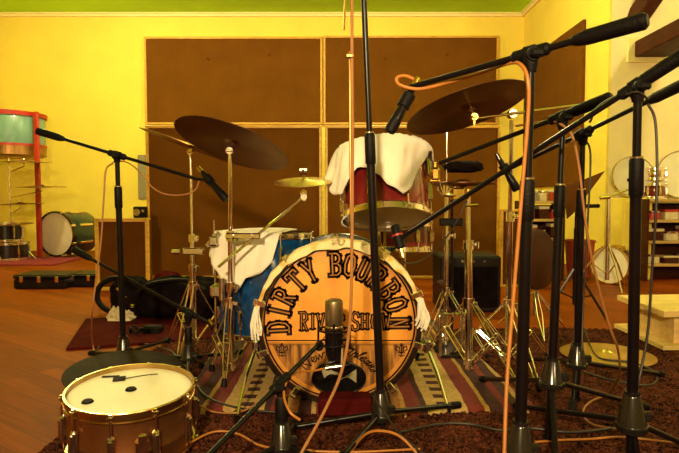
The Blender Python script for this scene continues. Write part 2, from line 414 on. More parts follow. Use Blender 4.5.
def wall_panel(label, p0, p1, ax, fab='panel', deps=.05, fr=.03, group='fabric sound absorbers on the walls', frmat='oak', frame=True):
    """p0 lower corner, p1 upper corner on the front plane; ax 'x' frontal or 'y' along the side wall"""
    c = (V(p0)+V(p1))/2; h = abs(p1[2]-p0[2]); k = 0 if ax == 'x' else 1; w = abs(p1[k]-p0[k])
    t = Thing('sound_absorber', label, 'sound absorber', (c.x, c.y, min(p0[2], p1[2])), group)
    def bx(m, u, z, su, sz, d, off):
        if ax == 'x': m.box((c.x+u, c.y+deps/2+off, c.z+z), (su, d, sz), bev=.004)
        else: m.box((c.x+deps/2+off, c.y+u, c.z+z), (d, su, sz), bev=.004)
    m = MB(); bx(m, 0, 0, w-2*fr, h-2*fr, deps*.7, .005); t.part('fabric', m, fab)
    if frame:
        m = MB()
        for sgn in (-1, 1):
            bx(m, sgn*(w/2-fr/2), 0, fr, h, deps, 0); bx(m, 0, sgn*(h/2-fr/2), w-2*fr, fr, deps, 0)
        t.part('frame', m, frmat)
    return t
yP = BD-.06
for (x0, x1, y0, y1, lab) in ((145.5, 322.5, 36.5, 124.5, 'large brown fabric acoustic panel, left of the two high on the back wall'),
                              (323.5, 497.5, 35.5, 124.5, 'large brown fabric acoustic panel, right of the two high on the back wall'),
                              ):
    a = P(x0, y1, yP); b = P(x1, y0, yP)
    if y1 > 240: a.z = .02; 
    b.x = P(x1, 150, yP).x; a.x = P(x0, 150, yP).x
    t = wall_panel(lab, a, b, 'x')
    m = MB()
    for q in ((.5, .35), (-.35, .30)) if y0 < 100 else ():
        m.cyl((t.loc.x+q[0], a.y-.004, (a.z+b.z)/2+q[1]), (t.loc.x+q[0], a.y+.02, (a.z+b.z)/2+q[1]), .018)
    if m.v: t.part('fixing_button', m, 'paneld')
zt = P(584, 15, 5.84).z
wall_panel('brown fabric panel on the right side wall, seen at a slant', V((WX-.0498, 5.85, .85)), V((WX-.0498, 7.75, zt)), 'y', frame=False)
# pale wall plate and switch left of panels
q = P(142, 177, BD-.012)
m = MB(); m.box(q, (.11, .02, .62), bev=.006); solo('wall_plate', 'narrow pale cover plate on the yellow wall beside the left panels', 'wall plate', m, 'grey', origin=q)
# beams on pale wall (run along Y toward the camera)
bx0 = P(632, 52, WE).x
m = MB(); z0 = P(640, 58, WE).z; z1 = P(640, 42, WE).z
m.box((bx0+.16, WE-1.05, (z0+z1)/2), (.30, 2.05, z1-z0), bev=.01)
t = Thing('ceiling_beam', 'dark brown timber beam running forward from the pale wall, lower one', 'beam', (bx0+.16, WE-1.05, z0), 'timber beams at upper right')
t.part('timber', m, 'beam'); m = MB(); m.box((bx0+.15, WE-.012, (z0+z1)/2), (.40, .022, z1-z0+.09), bev=.004); t.part('wall_plate', m, 'crown', label='thin cream wall plate at its end')
a = P(634, 22, WE-.02); b = a+V((.42, -.6, .9))
m = MB(); T = axisM((a+b)/2, b-a, (1, 0, 0)); m.box((0, 0, 0), (.13, .2, (b-a).length), T=T, bev=.01)
solo('roof_brace', 'dark brown slanting timber brace above the lower beam at upper right', 'beam', m, 'beam')

# ------------------------------------------------------------------ rugs
def rugmesh(poly_fn, nu, nv, amp, th):
    m = MB(); rnd = random.Random(3)
    hs = [[rnd.uniform(0, amp) for _ in range(nu)] for _ in range(nv)]
    def f(u, v):
        i = min(nu-1, int(round(u*(nu-1)))); j = min(nv-1, int(round(v*(nv-1))))
        x, y = poly_fn(u, v); e = 0 if i in (0, nu-1) or j in (0, nv-1) else 1
        return (x, y, (th+hs[j][i])*e+.001)
    m.grid(f, nu, nv); return m
cp = lambda u, v: (lerp(-.90, 3.6, u)+.03*math.sin(v*23+u*5), lerp(.9, 3.12, v)+.02*math.sin(u*31))
o = solo('shag_carpet', 'brown shag carpet spread under the drum kit and stands', 'carpet', rugmesh(cp, 520, 260, .013, .001), 'carpet', kind='stuff', ang=180)
def kf(u, v):
    x = lerp(-.56, .70, u); y = lerp(1.86, 3.30, v)
    return x-.10*(v)+.0, y+.02*math.sin(u*9), 
m = MB()
def kfz(u, v):
    x, y = kf(u, v); e = 1 if 0 < u < 1 and 0 < v < 1 else 0
    return (x, y, .002+.018*min(1, e)+e*(.002+.002*math.sin(x*17+y*5)))
m.grid(kfz, 60, 60)
KR = solo('kilim_rug', 'red striped kilim rug with cream bands under the bass drum', 'rug', m, 'kilim', ang=180)
KF = .024
def frange(n): return [i/(n-1) for i in range(n)]
m = MB(); m.box((0, 0, 0), (.9, .7, .012)); 
for p in range(len(m.v)): m.v[p] = Matrix.Translation((-1.0, 3.15, .008)) @ Matrix.Rotation(.3, 4, 'Z') @ m.v[p]
solo('red_floor_reflection', 'flat dark red sheet for the deep red reflection on the wood floor by the black bags', 'mat', m, 'redcloth')  # thin sheet coloured dark red for the reflection in the floor

# ------------------------------------------------------------------ drum builder
def drum(name, label, cat, c, axis, R, H, shell, n, hoopm='chrome', top='cream', bot='reso', loc=None, group=None, lugw=1.0, rodm='chrome', x=None, lugs2=True, bead=False, lugm=None, hoop_h=.022, a0=0.0):
    """c = centre of bottom head"""
    T = axisM(c, axis, x); lugm = lugm or hoopm
    t = Thing(name, label, cat, loc if loc is not None else c, group)
    m = MB(); pr = [(R*.97, .0), (R, .004)]
    if bead: pr += [(R, H*.33), (R+.003, H*.36), (R+.003, H*.39), (R, H*.42)]
    pr += [(R, H-.004), (R*.97, H)]
    m.lathe(pr, T, 56); t.part('shell', m, shell)
    for z, mt, nm in ((0, bot, 'bottom_head'), (H, top, 'top_head')):
        m = MB(); sg = 1 if z else -1
        m.lathe([(.0001, z+sg*.004), (R*.6, z+sg*.0035), (R*.94, z+sg*.003), (R*1.005, z+sg*.001), (R*1.01, z-sg*.006)], T, 56); t.part(nm, m, mt)
        m = MB(); h = hoop_h
        za, zb = (z-h*.55, z+h*.6) if sg > 0 else (z-h*.6, z+h*.55)
        m.lathe([(R*1.012, za), (R*1.012+.007, za), (R*1.012+.007, za+.003), (R*1.012+.0035, za+.004), (R*1.012+.0035, zb-.003), (R*1.012+.007, zb-.002), (R*1.012+.006, zb), (R*1.012, zb)], T, 64, closed=True)
        t.part('hoop', m, hoopm)
    for i in range(n):
        a = 2*PI*(i+.5)/n+a0; ca, sa = math.cos(a), math.sin(a)
        Tl = T @ Matrix.Rotation(a, 4, 'Z')
        ll = min(.075, H*.55)
        zs = (H*.5,) if H < .18 else (H-.075, .075)
        for z in zs:
            m = MB()
            m.box((R+.010, 0, z), (.018, .020*lugw, ll), T=Tl, bev=.006)
            m.box((R+.018, 0, z), (.010, .013*lugw, ll*.8), T=Tl, bev=.004)
            t.part('lug', m, lugm)
        m = MB(); rr = R*1.012+.010
        m.cyl((rr, 0, H+.012), (rr, 0, zs[0]+ll*.3), .003, n=8, T=Tl); m.box((rr-.002, 0, H+.006), (.016, .014, .006), T=Tl, bev=.001)
        m.cyl((rr, 0, H+.006), (rr, 0, H+.015), .0042, n=8, T=Tl)
        t.part('tension_rod', m, rodm)
        m = MB(); m.cyl((rr, 0, -.012), (rr, 0, zs[-1]-ll*.3), .003, n=8, T=Tl); m.box((rr-.002, 0, -.006), (.016, .014, .006), T=Tl, bev=.001)
        t.part('tension_rod', m, rodm)
    return t, T

def cymbal(label, c, axis, R, matn, group='cymbals of the drum kit', name='cymbal', bell=.13, T=None):
    T = T or axisM(c, axis)
    m = MB(); b = bell; th = .0022
    top = [(.006, R*.10), (R*b*.5, R*.095), (R*b*.85, R*.072), (R*b, R*.055), (R*b*1.12, R*.049), (R*.4, R*.038), (R*.7, R*.018), (R*.93, .001), (R, -.001)]
    prof = top+[(r, z-th) for r, z in reversed(top)]
    m.lathe(prof, T, 72, closed=True)
    o = bpy.data.objects.new(name, None)
    off = T.translation
    me = m.mesh(name, matn, V((0, 0, 0)), 30)
    inv = T.inverted()
    me.transform(inv)
    o = bpy.data.objects.new(name, me); COL.objects.link(o); o.matrix_world = T
    o['label'] = label; o['category'] = 'cymbal'; o['group'] = group
    return o, T

# ------------------------------------------------------------------ bass drum
KD = 1.95; KR_ = .264; KC = V((P(339.5, 320, KD).x, KD, .289+.013))
t = Thing('bass_drum', 'bass drum with printed amber front head reading Dirty Bourbon River Show', 'drum', (KC.x, KC.y, 0))
TK = Matrix.Translation(KC) @ Matrix.Rotation(-PI/2, 4, 'X')   # local z -> +Y (back)
TK = Matrix.Translation(KC) @ Matrix(((1, 0, 0, 0), (0, 0, 1, 0), (0, -1, 0, 0), (0, 0, 0, 1)))
m = MB(); m.lathe([(.262, -.002), (.275, .0), (.275, .44), (.262, .442)], TK, 72); t.part('shell', m, 'darkshell')
m = MB(); m.lathe([(.271, -.022), (.287, -.022), (.289, -.018), (.289, .018), (.287, .022), (.271, .022)], TK, 80, closed=True); t.part('hoop', m, 'darkshell')
m = MB(); m.lathe([(.271, .428), (.287, .428), (.289, .432), (.289, .47), (.271, .472)], TK, 80, closed=True); t.part('hoop', m, 'darkshell')
# front head (own origin at centre so the print is centred)
m = MB(); PR = V((-.002, 0, -.196)); pr_x, pr_z = .092, .060
import mathutils
nh = 72
vs = []; fs = []
rings = 14
for j in range(rings+1):
    tt = j/rings
    for i in range(nh):
        a = 2*PI*i/nh
        ip = V((PR.x+pr_x*math.cos(a), 0, PR.z+pr_z*math.sin(a))); ip.z = max(ip.z, -.262)
        # outward point on the rim along the direction from port centre
        d = V((math.cos(a), 0, math.sin(a))); pc = V((PR.x, 0, PR.z))
        b_ = pc.dot(d); cc = pc.dot(pc)-.2722**2; s_ = -b_+math.sqrt(b_*b_-cc)
        op = pc+d*s_
        vs.append(ip.lerp(op, tt)+V((0, -.001, 0)))
for j in range(rings):
    for i in range(nh):
        i2 = (i+1) % nh; fs.append((j*nh+i, j*nh+i2, (j+1)*nh+i2, (j+1)*nh+i))
m.add(vs, fs)
me = m.mesh('front_head', 'art'); ho = bpy.data.objects.new('front_head', me); COL.objects.link(ho); ho.parent = t.o
ho.location = KC-t.loc; ho['label'] = 'amber printed drum head with arched lettering and plank picture'
# port ring and dark interior
m = MB()
m.tube([KC+V((PR.x+(pr_x)*math.cos(a), -.004, PR.z+(pr_z)*math.sin(a))) for a in [2*PI*i/48 for i in range(49)]], .0045, 8); t.part('port_ring', m, 'black')
m = MB(); m.grid(lambda u, v: KC+V((PR.x+pr_x*1.02*v*math.cos(2*PI*u), .006+.02*(1-v*v)*0, PR.z+pr_z*1.02*v*math.sin(2*PI*u))), 48, 6, closed_u=True)
t.part('port_damper', m, 'glass', label='glossy black port in the lower part of the front head')
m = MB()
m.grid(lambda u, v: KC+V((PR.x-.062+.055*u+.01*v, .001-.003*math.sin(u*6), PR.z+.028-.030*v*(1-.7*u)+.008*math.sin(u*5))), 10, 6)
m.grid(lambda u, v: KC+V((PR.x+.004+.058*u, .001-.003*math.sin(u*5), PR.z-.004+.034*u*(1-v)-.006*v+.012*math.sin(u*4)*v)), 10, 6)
t.part('port_reflection', m, 'grey', label='two pale patches modelling reflections in the black port')  # reflections in the port, modelled as pale grey patches

# lettering strokes -------------------------------------------------
GL = {
 'D': [[(.22, 0), (.22, 1)], [(.0, 1), (.5, 1), (.8, .85), (.9, .5), (.8, .15), (.5, 0), (0, 0)]],
 'I': [[(.5, 0), (.5, 1)], [(.2, 1), (.8, 1)], [(.2, 0), (.8, 0)]],
 'R': [[(.22, 0), (.22, 1)], [(0, 1), (.6, 1), (.85, .88), (.85, .64), (.6, .52), (.25, .52)], [(.45, .5), (.85, 0)], [(0, 0), (.45, 0)], [(.7, 0), (1, 0)]],
 'T': [[(.5, 0), (.5, 1)], [(0, .82), (0, 1), (1, 1), (1, .82)], [(.25, 0), (.75, 0)]],
 'Y': [[(.5, 0), (.5, .45)], [(.5, .45), (.12, 1)], [(.5, .45), (.88, 1)], [(-.06, 1), (.34, 1)], [(.66, 1), (1.06, 1)], [(.28, 0), (.72, 0)]],
 'B': [[(.22, 0), (.22, 1)], [(0, 1), (.6, 1), (.82, .88), (.82, .66), (.6, .53), (.25, .53)], [(.6, .53), (.88, .40), (.88, .14), (.6, 0), (0, 0)]],
 'O': [[(.5, 1), (.2, .88), (.1, .5), (.2, .12), (.5, 0), (.8, .12), (.9, .5), (.8, .88), (.5, 1)]],
 'U': [[(.2, 1), (.2, .2), (.35, .03), (.65, .03), (.8, .2), (.8, 1)], [(0, 1), (.4, 1)], [(.6, 1), (1, 1)]],
 'N': [[(.2, 0), (.2, 1)], [(.2, 1), (.8, 0)], [(.8, 0), (.8, 1)], [(0, 1), (.3, 1)], [(.6, 1), (1, 1)], [(0, 0), (.4, 0)]],
 'V': [[(.12, 1), (.5, 0)], [(.88, 1), (.5, 0)], [(-.06, 1), (.34, 1)], [(.66, 1), (1.06, 1)]],
 'E': [[(.22, 0), (.22, 1)], [(0, 1), (.9, 1), (.9, .82)], [(0, 0), (.9, 0), (.9, .18)], [(.22, .5), (.65, .5)]],
 'S': [[(.88, .78), (.75, .97), (.4, 1), (.15, .85), (.15, .65), (.4, .52), (.7, .44), (.88, .28), (.8, .06), (.5, 0), (.2, .05), (.1, .22)]],
 'H': [[(.2, 0), (.2, 1)], [(.8, 0), (.8, 1)], [(.2, .5), (.8, .5)], [(0, 1), (.4, 1)], [(.6, 1), (1, 1)], [(0, 0), (.4, 0)], [(.6, 0), (1, 0)]],
 'W': [[(.08, 1), (.3, 0)], [(.5, .8), (.3, 0)], [(.5, .8), (.7, 0)], [(.92, 1), (.7, 0)], [(-.08, 1), (.26, 1)], [(.74, 1), (1.08, 1)]],
}
def ribbon(m, pts, w, yoff, ext=True):
    """flat strokes on the head plane (x,z)"""
    for a, b in zip(pts[:-1], pts[1:]):
        a = V(a); b = V(b); d = (b-a)
        if d.length < 1e-6: continue
        d.normalize(); n = V((-d.y, d.x))*w/2; e = d*(w/2 if ext else 0)
        q = [a-e-n, b+e-n, b+e+n, a-e+n]
        m.add([KC+V((p.x, yoff, p.y)) for p in q], [(0, 1, 2, 3)])
def letter(md, ml, ch, cx, cz, ang, w, h, sw):
    for st in GL[ch]:
        serif = len(st) == 2 and st[0][1] == st[1][1] and st[0][1] in (0, 1)
        pts = []
        for x, y in st:
            lx, lz = (x-.5)*w, (y-.5)*h
            pts.append((cx+lx*math.cos(ang)+lz*math.sin(ang), cz-lx*math.sin(ang)+lz*math.cos(ang)))
        ribbon(md, pts, sw*(.62 if serif else 1), -.0022)
        if not serif: ribbon(ml, pts, sw*.24, -.0028, ext=False)
md = MB(); ml = MB(); px2m = KD/F
RL = .212
for ch, deg in zip('DIRTYBOURBON', (-93, -77.5, -63, -44, -28, -2.5, 11, 25, 39.5, 56, 71, 89)):
    a = math.radians(deg); letter(md, ml, ch, RL*math.sin(a)-.004, RL*math.cos(a)-.004, a, .042, .076, .0200)
for ch, px in zip('RIVERSHOW', (304, 313, 321, 330.5, 341, 356, 365.5, 376, 387)):
    letter(md, ml, ch, (px-340)*px2m, .006, 0, .030, .062 if px in (304, 356) else .052, .0125)
for z, w in ((-.062, .004), (-.071, .0022), (-.077, .0022)):
    hw = math.sqrt(.262**2-z*z); ribbon(md, [(-hw, z), (hw, z)], w, -.0022, False)
# fleur de lis
for fx in (-.203, .218):
    for st in ([(0, -.02), (0, .024)], [(-.004, -.006), (-.02, .004), (-.018, .016), (-.010, .012)], [(.004, -.006), (.02, .004), (.018, .016), (.010, .012)], [(-.012, -.008), (.012, -.008)],
               [(-.006, .0), (-.007, .012), (0, .026), (.007, .012), (.006, 0)], [(0, -.02), (-.01, -.016)], [(0, -.02), (.01, -.016)]):
        ribbon(md, [(x+fx, z-.098) for x, z in st], .0035, -.0022)
# cursive New Orleans around the port
CUR = {
 'N': (1.1, [[(0, 0), (.25, 1), (.3, .95), (.7, .05), (.75, 0), (1, 1), (1.1, .95)]]),
 'e': (.55, [[(0, .2), (.35, .3), (.4, .5), (.22, .55), (.08, .3), (.15, .02), (.35, 0), (.55, .2)]]),
 'w': (.8, [[(0, .5), (.12, 0), (.35, .45), (.45, 0), (.7, .5), (.8, .45)]]),
 'O': (1.0, [[(.5, 1), (.12, .75), (.1, .3), (.4, 0), (.8, .2), (.9, .7), (.55, 1), (.4, .8), (.9, .85)]]),
 'r': (.5, [[(0, 0), (.15, .55), (.2, .4), (.4, .52), (.38, .1), (.5, 0)]]),
 'l': (.35, [[(0, .1), (.25, .9), (.2, 1), (.1, .8), (.12, .1), (.35, .05)]]),
 'a': (.55, [[(.4, .5), (.1, .45), (.05, .1), (.2, 0), (.4, .5), (.38, .05), (.55, .05)]]),
 'n': (.6, [[(0, 0), (.1, .5), (.12, .1), (.35, .5), (.4, .05), (.6, .05)]]),
 's': (.45, [[(0, .1), (.25, .55), (.3, .2), (.2, 0), (.05, .05)]]), ' ': (.45, [])}
def cursive(text, a0, r, size):
    a = a0
    for ch in text:
        w, sts = CUR[ch]
        for st in sts:
            pts = []
            for x, y in st:
                x += y*.25
                aa = a+x*size/r*.9; rr = r+y*size
                pts.append((PR.x+rr*1.18*math.sin(aa), PR.z+rr*.86*math.cos(aa)))
            ribbon(md, pts, .0042, -.0022)
        a += w*size*.92/r
cursive('New', math.radians(-72), .098, .036)
cursive('Orleans', math.radians(0), .098, .036)
t.part('lettering', md, 'ink', label='dark brown western lettering, lines and fleur-de-lis'); t.part('letter_inlay', ml, 'inline', label='tan inline of the letters')
# claws, rods
for i in range(10):
    a = 2*PI*(i+.5)/10+math.radians(-3)
    Tl = TK @ Matrix.Rotation(a, 4, 'Z')
    m = MB(); m.box((.281, 0, -.026), (.030, .022, .008), T=Tl, bev=.003); m.box((.296, 0, -.002), (.008, .020, .050), T=Tl, bev=.003)
    m.cyl((.303, 0, -.022), (.303, 0, .11), .0035, n=8, T=Tl); m.box((.303, 0, -.026), (.010, .024, .006), T=Tl, bev=.002)
    t.part('claw', m, 'chrome')
    m = MB(); m.box((.286, 0, .14), (.022, .022, .07), T=Tl, bev=.006); m.box((.286, 0, .31), (.022, .022, .07), T=Tl, bev=.006); t.part('lug', m, 'chrome')
# spurs
for (pa, pb, pc) in (((257, 345, 2.06), (246, 376, 1.9), (236, 421)), ((426, 345, 2.06), (437, 372, 1.97), (449, 411))):
    a = P(*pa); b = P(*pb); c = FL(*pc, z=.028)
    m = MB(); m.tube([a, b, c], [.006, .006, .004], 10); sp = t.part('spur', m, 'chrome')
    m = MB(); m.cyl(c+V((0, 0, .02)), c-V((0, 0, .004)), .008, .006); t.part('rubber_foot', m, 'rubber', parent=sp)
    m = MB(); m.box(a, (.03, .06, .05), bev=.008); t.part('spur_bracket', m, 'chromed')
BASSDRUM = t
# red foam under the drum
m = MB(); a = FL(318, 419, .02); b = FL(372, 419, .02)
m.box(((a.x+b.x)/2, a.y+.05, .052), (b.x-a.x, .09, .058), bev=.008)
solo('drum_wedge', 'dark red block under the front of the bass drum', 'block', m, 'redcloth')
# scarf over hoop
m = MB()
def scarf(u, v):
    a = math.radians(lerp(-80, 74, u)); wd = .03+.022*math.cos(a)**2
    yy = lerp(-.030, wd+.03, v)
    r = .2915+.005*math.sin(v*PI)+.0016*math.sin(u*37+v*4)+.0012*math.sin(u*83)
    if v < .3: r -= (.3-v)*(.030+.055*math.cos(a)**2)*(1+.12*math.sin(u*41)); yy = -.030+.002*math.sin(u*60)+v*.01
    return KC+V((r*math.sin(a), yy, r*math.cos(a)))
m.grid(scarf, 120, 9)
m.grid(lambda u, v: scarf(u, v)+V((0, -.0015 if v < .3 else 0, .002)), 120, 9)
t = Thing('fringed_scarf', 'cream patterned scarf draped over the top of the bass drum hoop', 'scarf', KC+V((0, 0, .29)))
t.part('cloth', m, 'scarf', ang=80)
rnd = random.Random(5)
for sd, a in ((-1, -80), (1, 74)):
    a = math.radians(a); e = KC+V((.292*math.sin(a), -.03, .292*math.cos(a)))
    m = MB()
    for k in range(22):
        j = rnd.uniform(-1, 1); l = rnd.uniform(.055, .095)*(1.1 if sd > 0 else 1.2)
        pts = [e+V((j*.006, rnd.uniform(-.006, .012), .012)), e+V((j*.012+sd*.004, rnd.uniform(-.012, .012), -.02)), e+V((j*.02+sd*.010*(1 if sd > 0 else .2), rnd.uniform(-.015, .015), -l*.7)), e+V((j*.018+rnd.uniform(-.005, .005), rnd.uniform(-.012, .012), -l))]
        m.tube(smooth(pts, 4), .0032, 6)
    m.mi = 0; t.part('tassel', m, 'towel')

# ------------------------------------------------------------------ rack tom + towel
TD = 2.15; ax = V((-.03, math.sin(math.radians(18)), math.cos(math.radians(18))))
tc = P(386, 217, TD)
rt, TT = drum('rack_tom', 'dark red rack tom mounted above the bass drum under a cream towel', 'drum', tc, ax, .165, .25, 'red', 8, group=None, rodm='chrome', top='cream')
m = MB()
m.cyl((0, -.0, -.0065), (0, 0, -.0055), .02, T=TT, n=20); 
def towel_fn(R, H, Lf, T, bump=.012, fold=.010, seed=0, flare=0):
    def f(u, v):
        a = 2*PI*u      # a=0 -> front (-y local)
        L = Lf(((a+PI) % (2*PI))-PI); s = v*(R+.014+L)
        if s < R+.010:
            r = s; z = H+.010+bump*math.cos(r/R*1.4)+.003*math.sin(a*5+seed)*(r/R)
        else:
            e = s-(R+.010); q = min(1, e/.025)
            r = R+.012+.010*math.sin(q*PI/2)+fold*math.sin(a*7+seed)*min(1, e/.08)+.010*e/.1*math.cos(a*3+seed)*.5+e*.06+flare*max(0, 1-abs((((a+PI) % (2*PI))-PI)+1.45)/.5)*e*1.6+.0035*math.sin(a*23+e*30)*min(1, e/.06)
            z = H+.010+bump*math.cos(1.4)-e+.004*(1-q)
        return T @ V((r*math.sin(a), -r*math.cos(a), z))
    return f
def interp(tab):
    def g(a):
        d = math.degrees(a)
        if d <= tab[0][0] or d >= tab[-1][0]: return tab[0][1]
        for (x0, y0), (x1, y1) in zip(tab[:-1], tab[1:]):
            if x0 <= d <= x1:
                k = (d-x0)/(x1-x0); return y0+(y1-y0)*k
    return g
Lt = interp([(-180, .03), (-130, .05), (-105, .06), (-88, .10), (-68, .19), (-52, .205), (-42, .17), (-32, .115), (-22, .125), (-9, .165), (-2, .205), (12, .235), (24, .20), (38, .12), (52, .045), (62, .03), (75, .055), (95, .04), (180, .03)])
def towel(label, fn, nu=120, nv=30):
    m = MB(); m.grid(fn, nu, nv, closed_u=True)
    o = solo('towel', label, 'towel', m, 'towel', group='cream towels draped over the toms', ang=180)
    md = o.modifiers.new('thickness', 'SOLIDIFY'); md.thickness = .004; md.offset = 1
    return o
towel('cream towel draped over the dark red rack tom above the bass drum', towel_fn(.172, .25, Lt, TT, bump=.012, seed=1.0, fold=.012, flare=.2))
# ------------------------------------------------------------------ floor tom + towel
fc = P(267, 322, 2.42); fc.z = .17
ft, TF = drum('floor_tom', 'blue floor tom left of the bass drum under a cream towel', 'drum', fc, (.0, .03, 1), .200, .41, 'blue', 8, loc=(fc.x, fc.y, 0), lugw=.9)
for deg in (-150, -30, 90):
    a = math.radians(deg); x, y = fc.x+.228*math.cos(a), fc.y+.228*math.sin(a)
    m = MB(); m.tube([(x, y, .50), (x, y, .10), (x+.02*math.cos(a), y+.02*math.sin(a), .03)], .0055, 10); lg = ft.part('leg', m, 'chrome')
    m = MB(); m.cyl((x+.02*math.cos(a), y+.02*math.sin(a), .05), (x+.02*math.cos(a), y+.02*math.sin(a), .018), .011, .013); ft.part('rubber_foot', m, 'rubber', parent=lg)
    m = MB(); m.box((x-.012*math.cos(a), y-.012*math.sin(a), .36), (.036, .036, .06), bev=.008); ft.part('leg_bracket', m, 'chrome')
Lt2 = interp([(-180, .03), (-120, .10), (-98, .17), (-84, .18), (-74, .08), (-60, .10), (-42, .17), (-28, .235), (-20, .22), (-12, .17), (2, .15), (12, .11), (20, .0), (30, -.06), (70, -.10), (110, -.10), (150, -.02), (180, .03)])
towel('cream towel draped over the blue floor tom behind the left crash stand', towel_fn(.207, .41, Lt2, TF, bump=.018, fold=.010, seed=2.4))

# ------------------------------------------------------------------ foreground snare
sc_ = P(131, 391, 1.60); th = math.radians(4.5)
sax = V((.02, -math.sin(th), math.cos(th)))
sR = .1705; sH = .165
sb = sc_ - sax*sH
sn, TS = drum('snare_drum', 'bronze snare drum with cream head in the left foreground', 'drum', sb, sax, sR, sH, 'bronzeshell', 10, hoopm='oldgold', lugm='chromed', top='cream', bead=True, loc=(sb.x, sb.y, 0), hoop_h=.026, a0=math.radians(4), lugw=1.0)
m = MB()
for x, y, r, rz in ((.0, .0, .0165, 0), (-.088, -.085, .0165, 0)):
    m = MB(); m.lathe([(.0001, sH+.0095), (r*.8, sH+.009), (r, sH+.0045)], TS @ Matrix.Translation((x, y, 0)), 20); sn.part('damper_gel', m, 'dot', label='dark round gel dot')

m = MB(); m.box((-.062, .072, sH+.006), (.036, .034, .003), T=TS, rot=Euler((0, 0, .3)), bev=.001); m.box((-.095, .090, sH+.0055), (.05, .010, .002), T=TS, rot=Euler((0, 0, .15))); m.tube([TS @ V(p) for p in smooth([(-.045, .075, sH+.006), (0, .10, sH+.006), (.04, .115, sH+.006)], 5)], .0015, 6)
sn.part('tape', m, 'dot', label='dark tape patch near the back rim')
# throw-off
a = math.radians(-62); Tl = TS @ Matrix.Rotation(a, 4, 'Z')
m = MB(); m.box((sR+.014, 0, sH*.42), (.024, .034, .075), T=Tl, bev=.006); m.box((sR+.032, 0, sH*.52), (.010, .022, .085), T=Tl, bev=.004); m.cyl((sR+.028, 0, sH*.12), (sR+.028, 0, sH*.02), .008, n=10, T=Tl)
sn.part('strainer', m, 'chrome')
m = MB(); m.box((sR+.002, 0, sH*.28), (.003, .014, .010), T=TS @ Matrix.Rotation(math.radians(-90), 4, 'Z')); sn.part('badge', m, 'paper')
# cymbal behind it, resting on the rug/drum
ax2 = V((.06, -.10, 1)).normalized()
cymbal('large dark bronze cymbal lying just behind the foreground snare', P(125, 371, 1.98), ax2, .205, 'cymblack')

q = P(125, 371, 1.98); m = MB(); m.lathe([(.12, .016), (.125, .02), (.125, q.z-.008), (.12, q.z-.004)], Matrix.Translation((q.x, q.y+.02, 0)), 40, cap=True)
solo('cymbal_support', 'round black block under the large dark cymbal behind the foreground snare', 'block', m, 'rubber')
# ------------------------------------------------------------------ chrome hardware
def chrome_stand(name, label, cat, base, top, tiers, collar, feet, low=.07, mt='chrome', legm=None, group='chrome cymbal and tom stands', double=True, footbase=.024):
    """tiers: list of (fraction-height z, radius) from bottom up"""
    base = V(base); top = V(top); legm = legm or mt
    t = Thing(name, label, cat, (base.x, base.y, 0), group)
    def at(z): return base.lerp(top, (z-base.z)/(top.z-base.z))
    zz = [base.z]+[z for z, r in tiers]
    for (z0, z1, r) in [(zz[i], zz[i+1], tiers[i][1]) for i in range(len(tiers))]:
        m = MB(); m.cyl(at(z0), at(z1), r, n=16); t.part('tube', m, mt)
        if z1 < top.z-.02:
            m = MB(); p = at(z1); m.cyl(p-V((0, 0, .025)), p+V((0, 0, .012)), r+.006, n=16); m.box(p+V((.018, -.004, -.006)), (.03, .014, .022), bev=.004)
            m.cyl(p+V((.03, -.004, -.006)), p+V((.03, -.03, -.006)), .004, n=8); m.box(p+V((.03, -.034, -.006)), (.010, .012, .032), bev=.004); t.part('height_clamp', m, mt)
    c = at(collar); m = MB(); m.cyl(c-V((0, 0, .02)), c+V((0, 0, .02)), tiers[0][1]+.008, n=16); m.box(c+V((.022, -.012, 0)), (.02, .02, .016), bev=.003); t.part('collar', m, mt)
    c2 = at(low)
    m = MB(); m.cyl(c2-V((0, 0, .012)), c2+V((0, 0, .012)), tiers[0][1]+.006, n=16); t.part('collar', m, mt)
    for fx, fy in feet:
        f = V((fx, fy, footbase+.01)); d = (f-c); dh = V((d.x, d.y, 0)).normalized(); sd = V((-dh.y, dh.x, 0))*.011
        s = c+dh*(tiers[0][1]+.006)
        mid = s.lerp(f, .5)
        m = MB()
        if double:
            for k in (-1, 1): m.tube([s+sd*k, mid+sd*k*1.2, f+sd*k*.5], .0032, 8)
            m.cyl(mid-sd*1.4, mid+sd*1.4, .004, n=8)
        else:
            m.tube([s, mid, f], .0085, 10)
        lg = t.part('leg', m, legm)
        m = MB(); e = (f-s).normalized(); m.cyl(f-e*.02, f+e*.010, .009, .012, n=12); t.part('rubber_foot', m, 'rubber', parent=lg)
        m = MB(); b0 = c2+dh*(tiers[0][1]+.004)
        if double:
            for k in (-1, 1): m.tube([b0+sd*k, mid+sd*k], .0028, 8)
        else: m.tube([b0, mid], .006, 8)
        t.part('brace', m, legm)
    return t, at
def tilter(t, p, axis, mt='chrome', neck=.035):
    """ratchet head below cymbal at point p (pivot)"""
    m = MB(); axis = V(axis).normalized()
    m.cyl(p+V((0, -.014, 0)), p+V((0, .014, 0)), .013, n=18); m.cyl(p+V((0, -.018, 0)), p+V((0, -.014, 0)), .008, n=12); m.cyl(p+V((0, 0, -.03)), p, .007, n=10)
    m.cyl(p, p+axis*(neck+.03), .0038, n=8)
    m.box(p+V((.0, -.022, 0)), (.024, .006, .008), bev=.002)
    x = t.part('tilter', m, mt)
    m = MB(); m.cyl(p+axis*(neck-.012), p+axis*(neck-.002), .012, n=14); t.part('felt_washer', m, 'felt', parent=x); m = MB(); m.cyl(p+axis*(neck+.010+.016), p+axis*(neck+.026+.008), .011, n=14); t.part('felt_washer', m, 'felt', parent=x)
    m = MB(); m.cyl(p+axis*(neck+.034), p+axis*(neck+.046), .006, n=8); m.box(p+axis*(neck+.044), (.03, .005, .012), bev=.002); t.part('wing_nut', m, mt, parent=x)

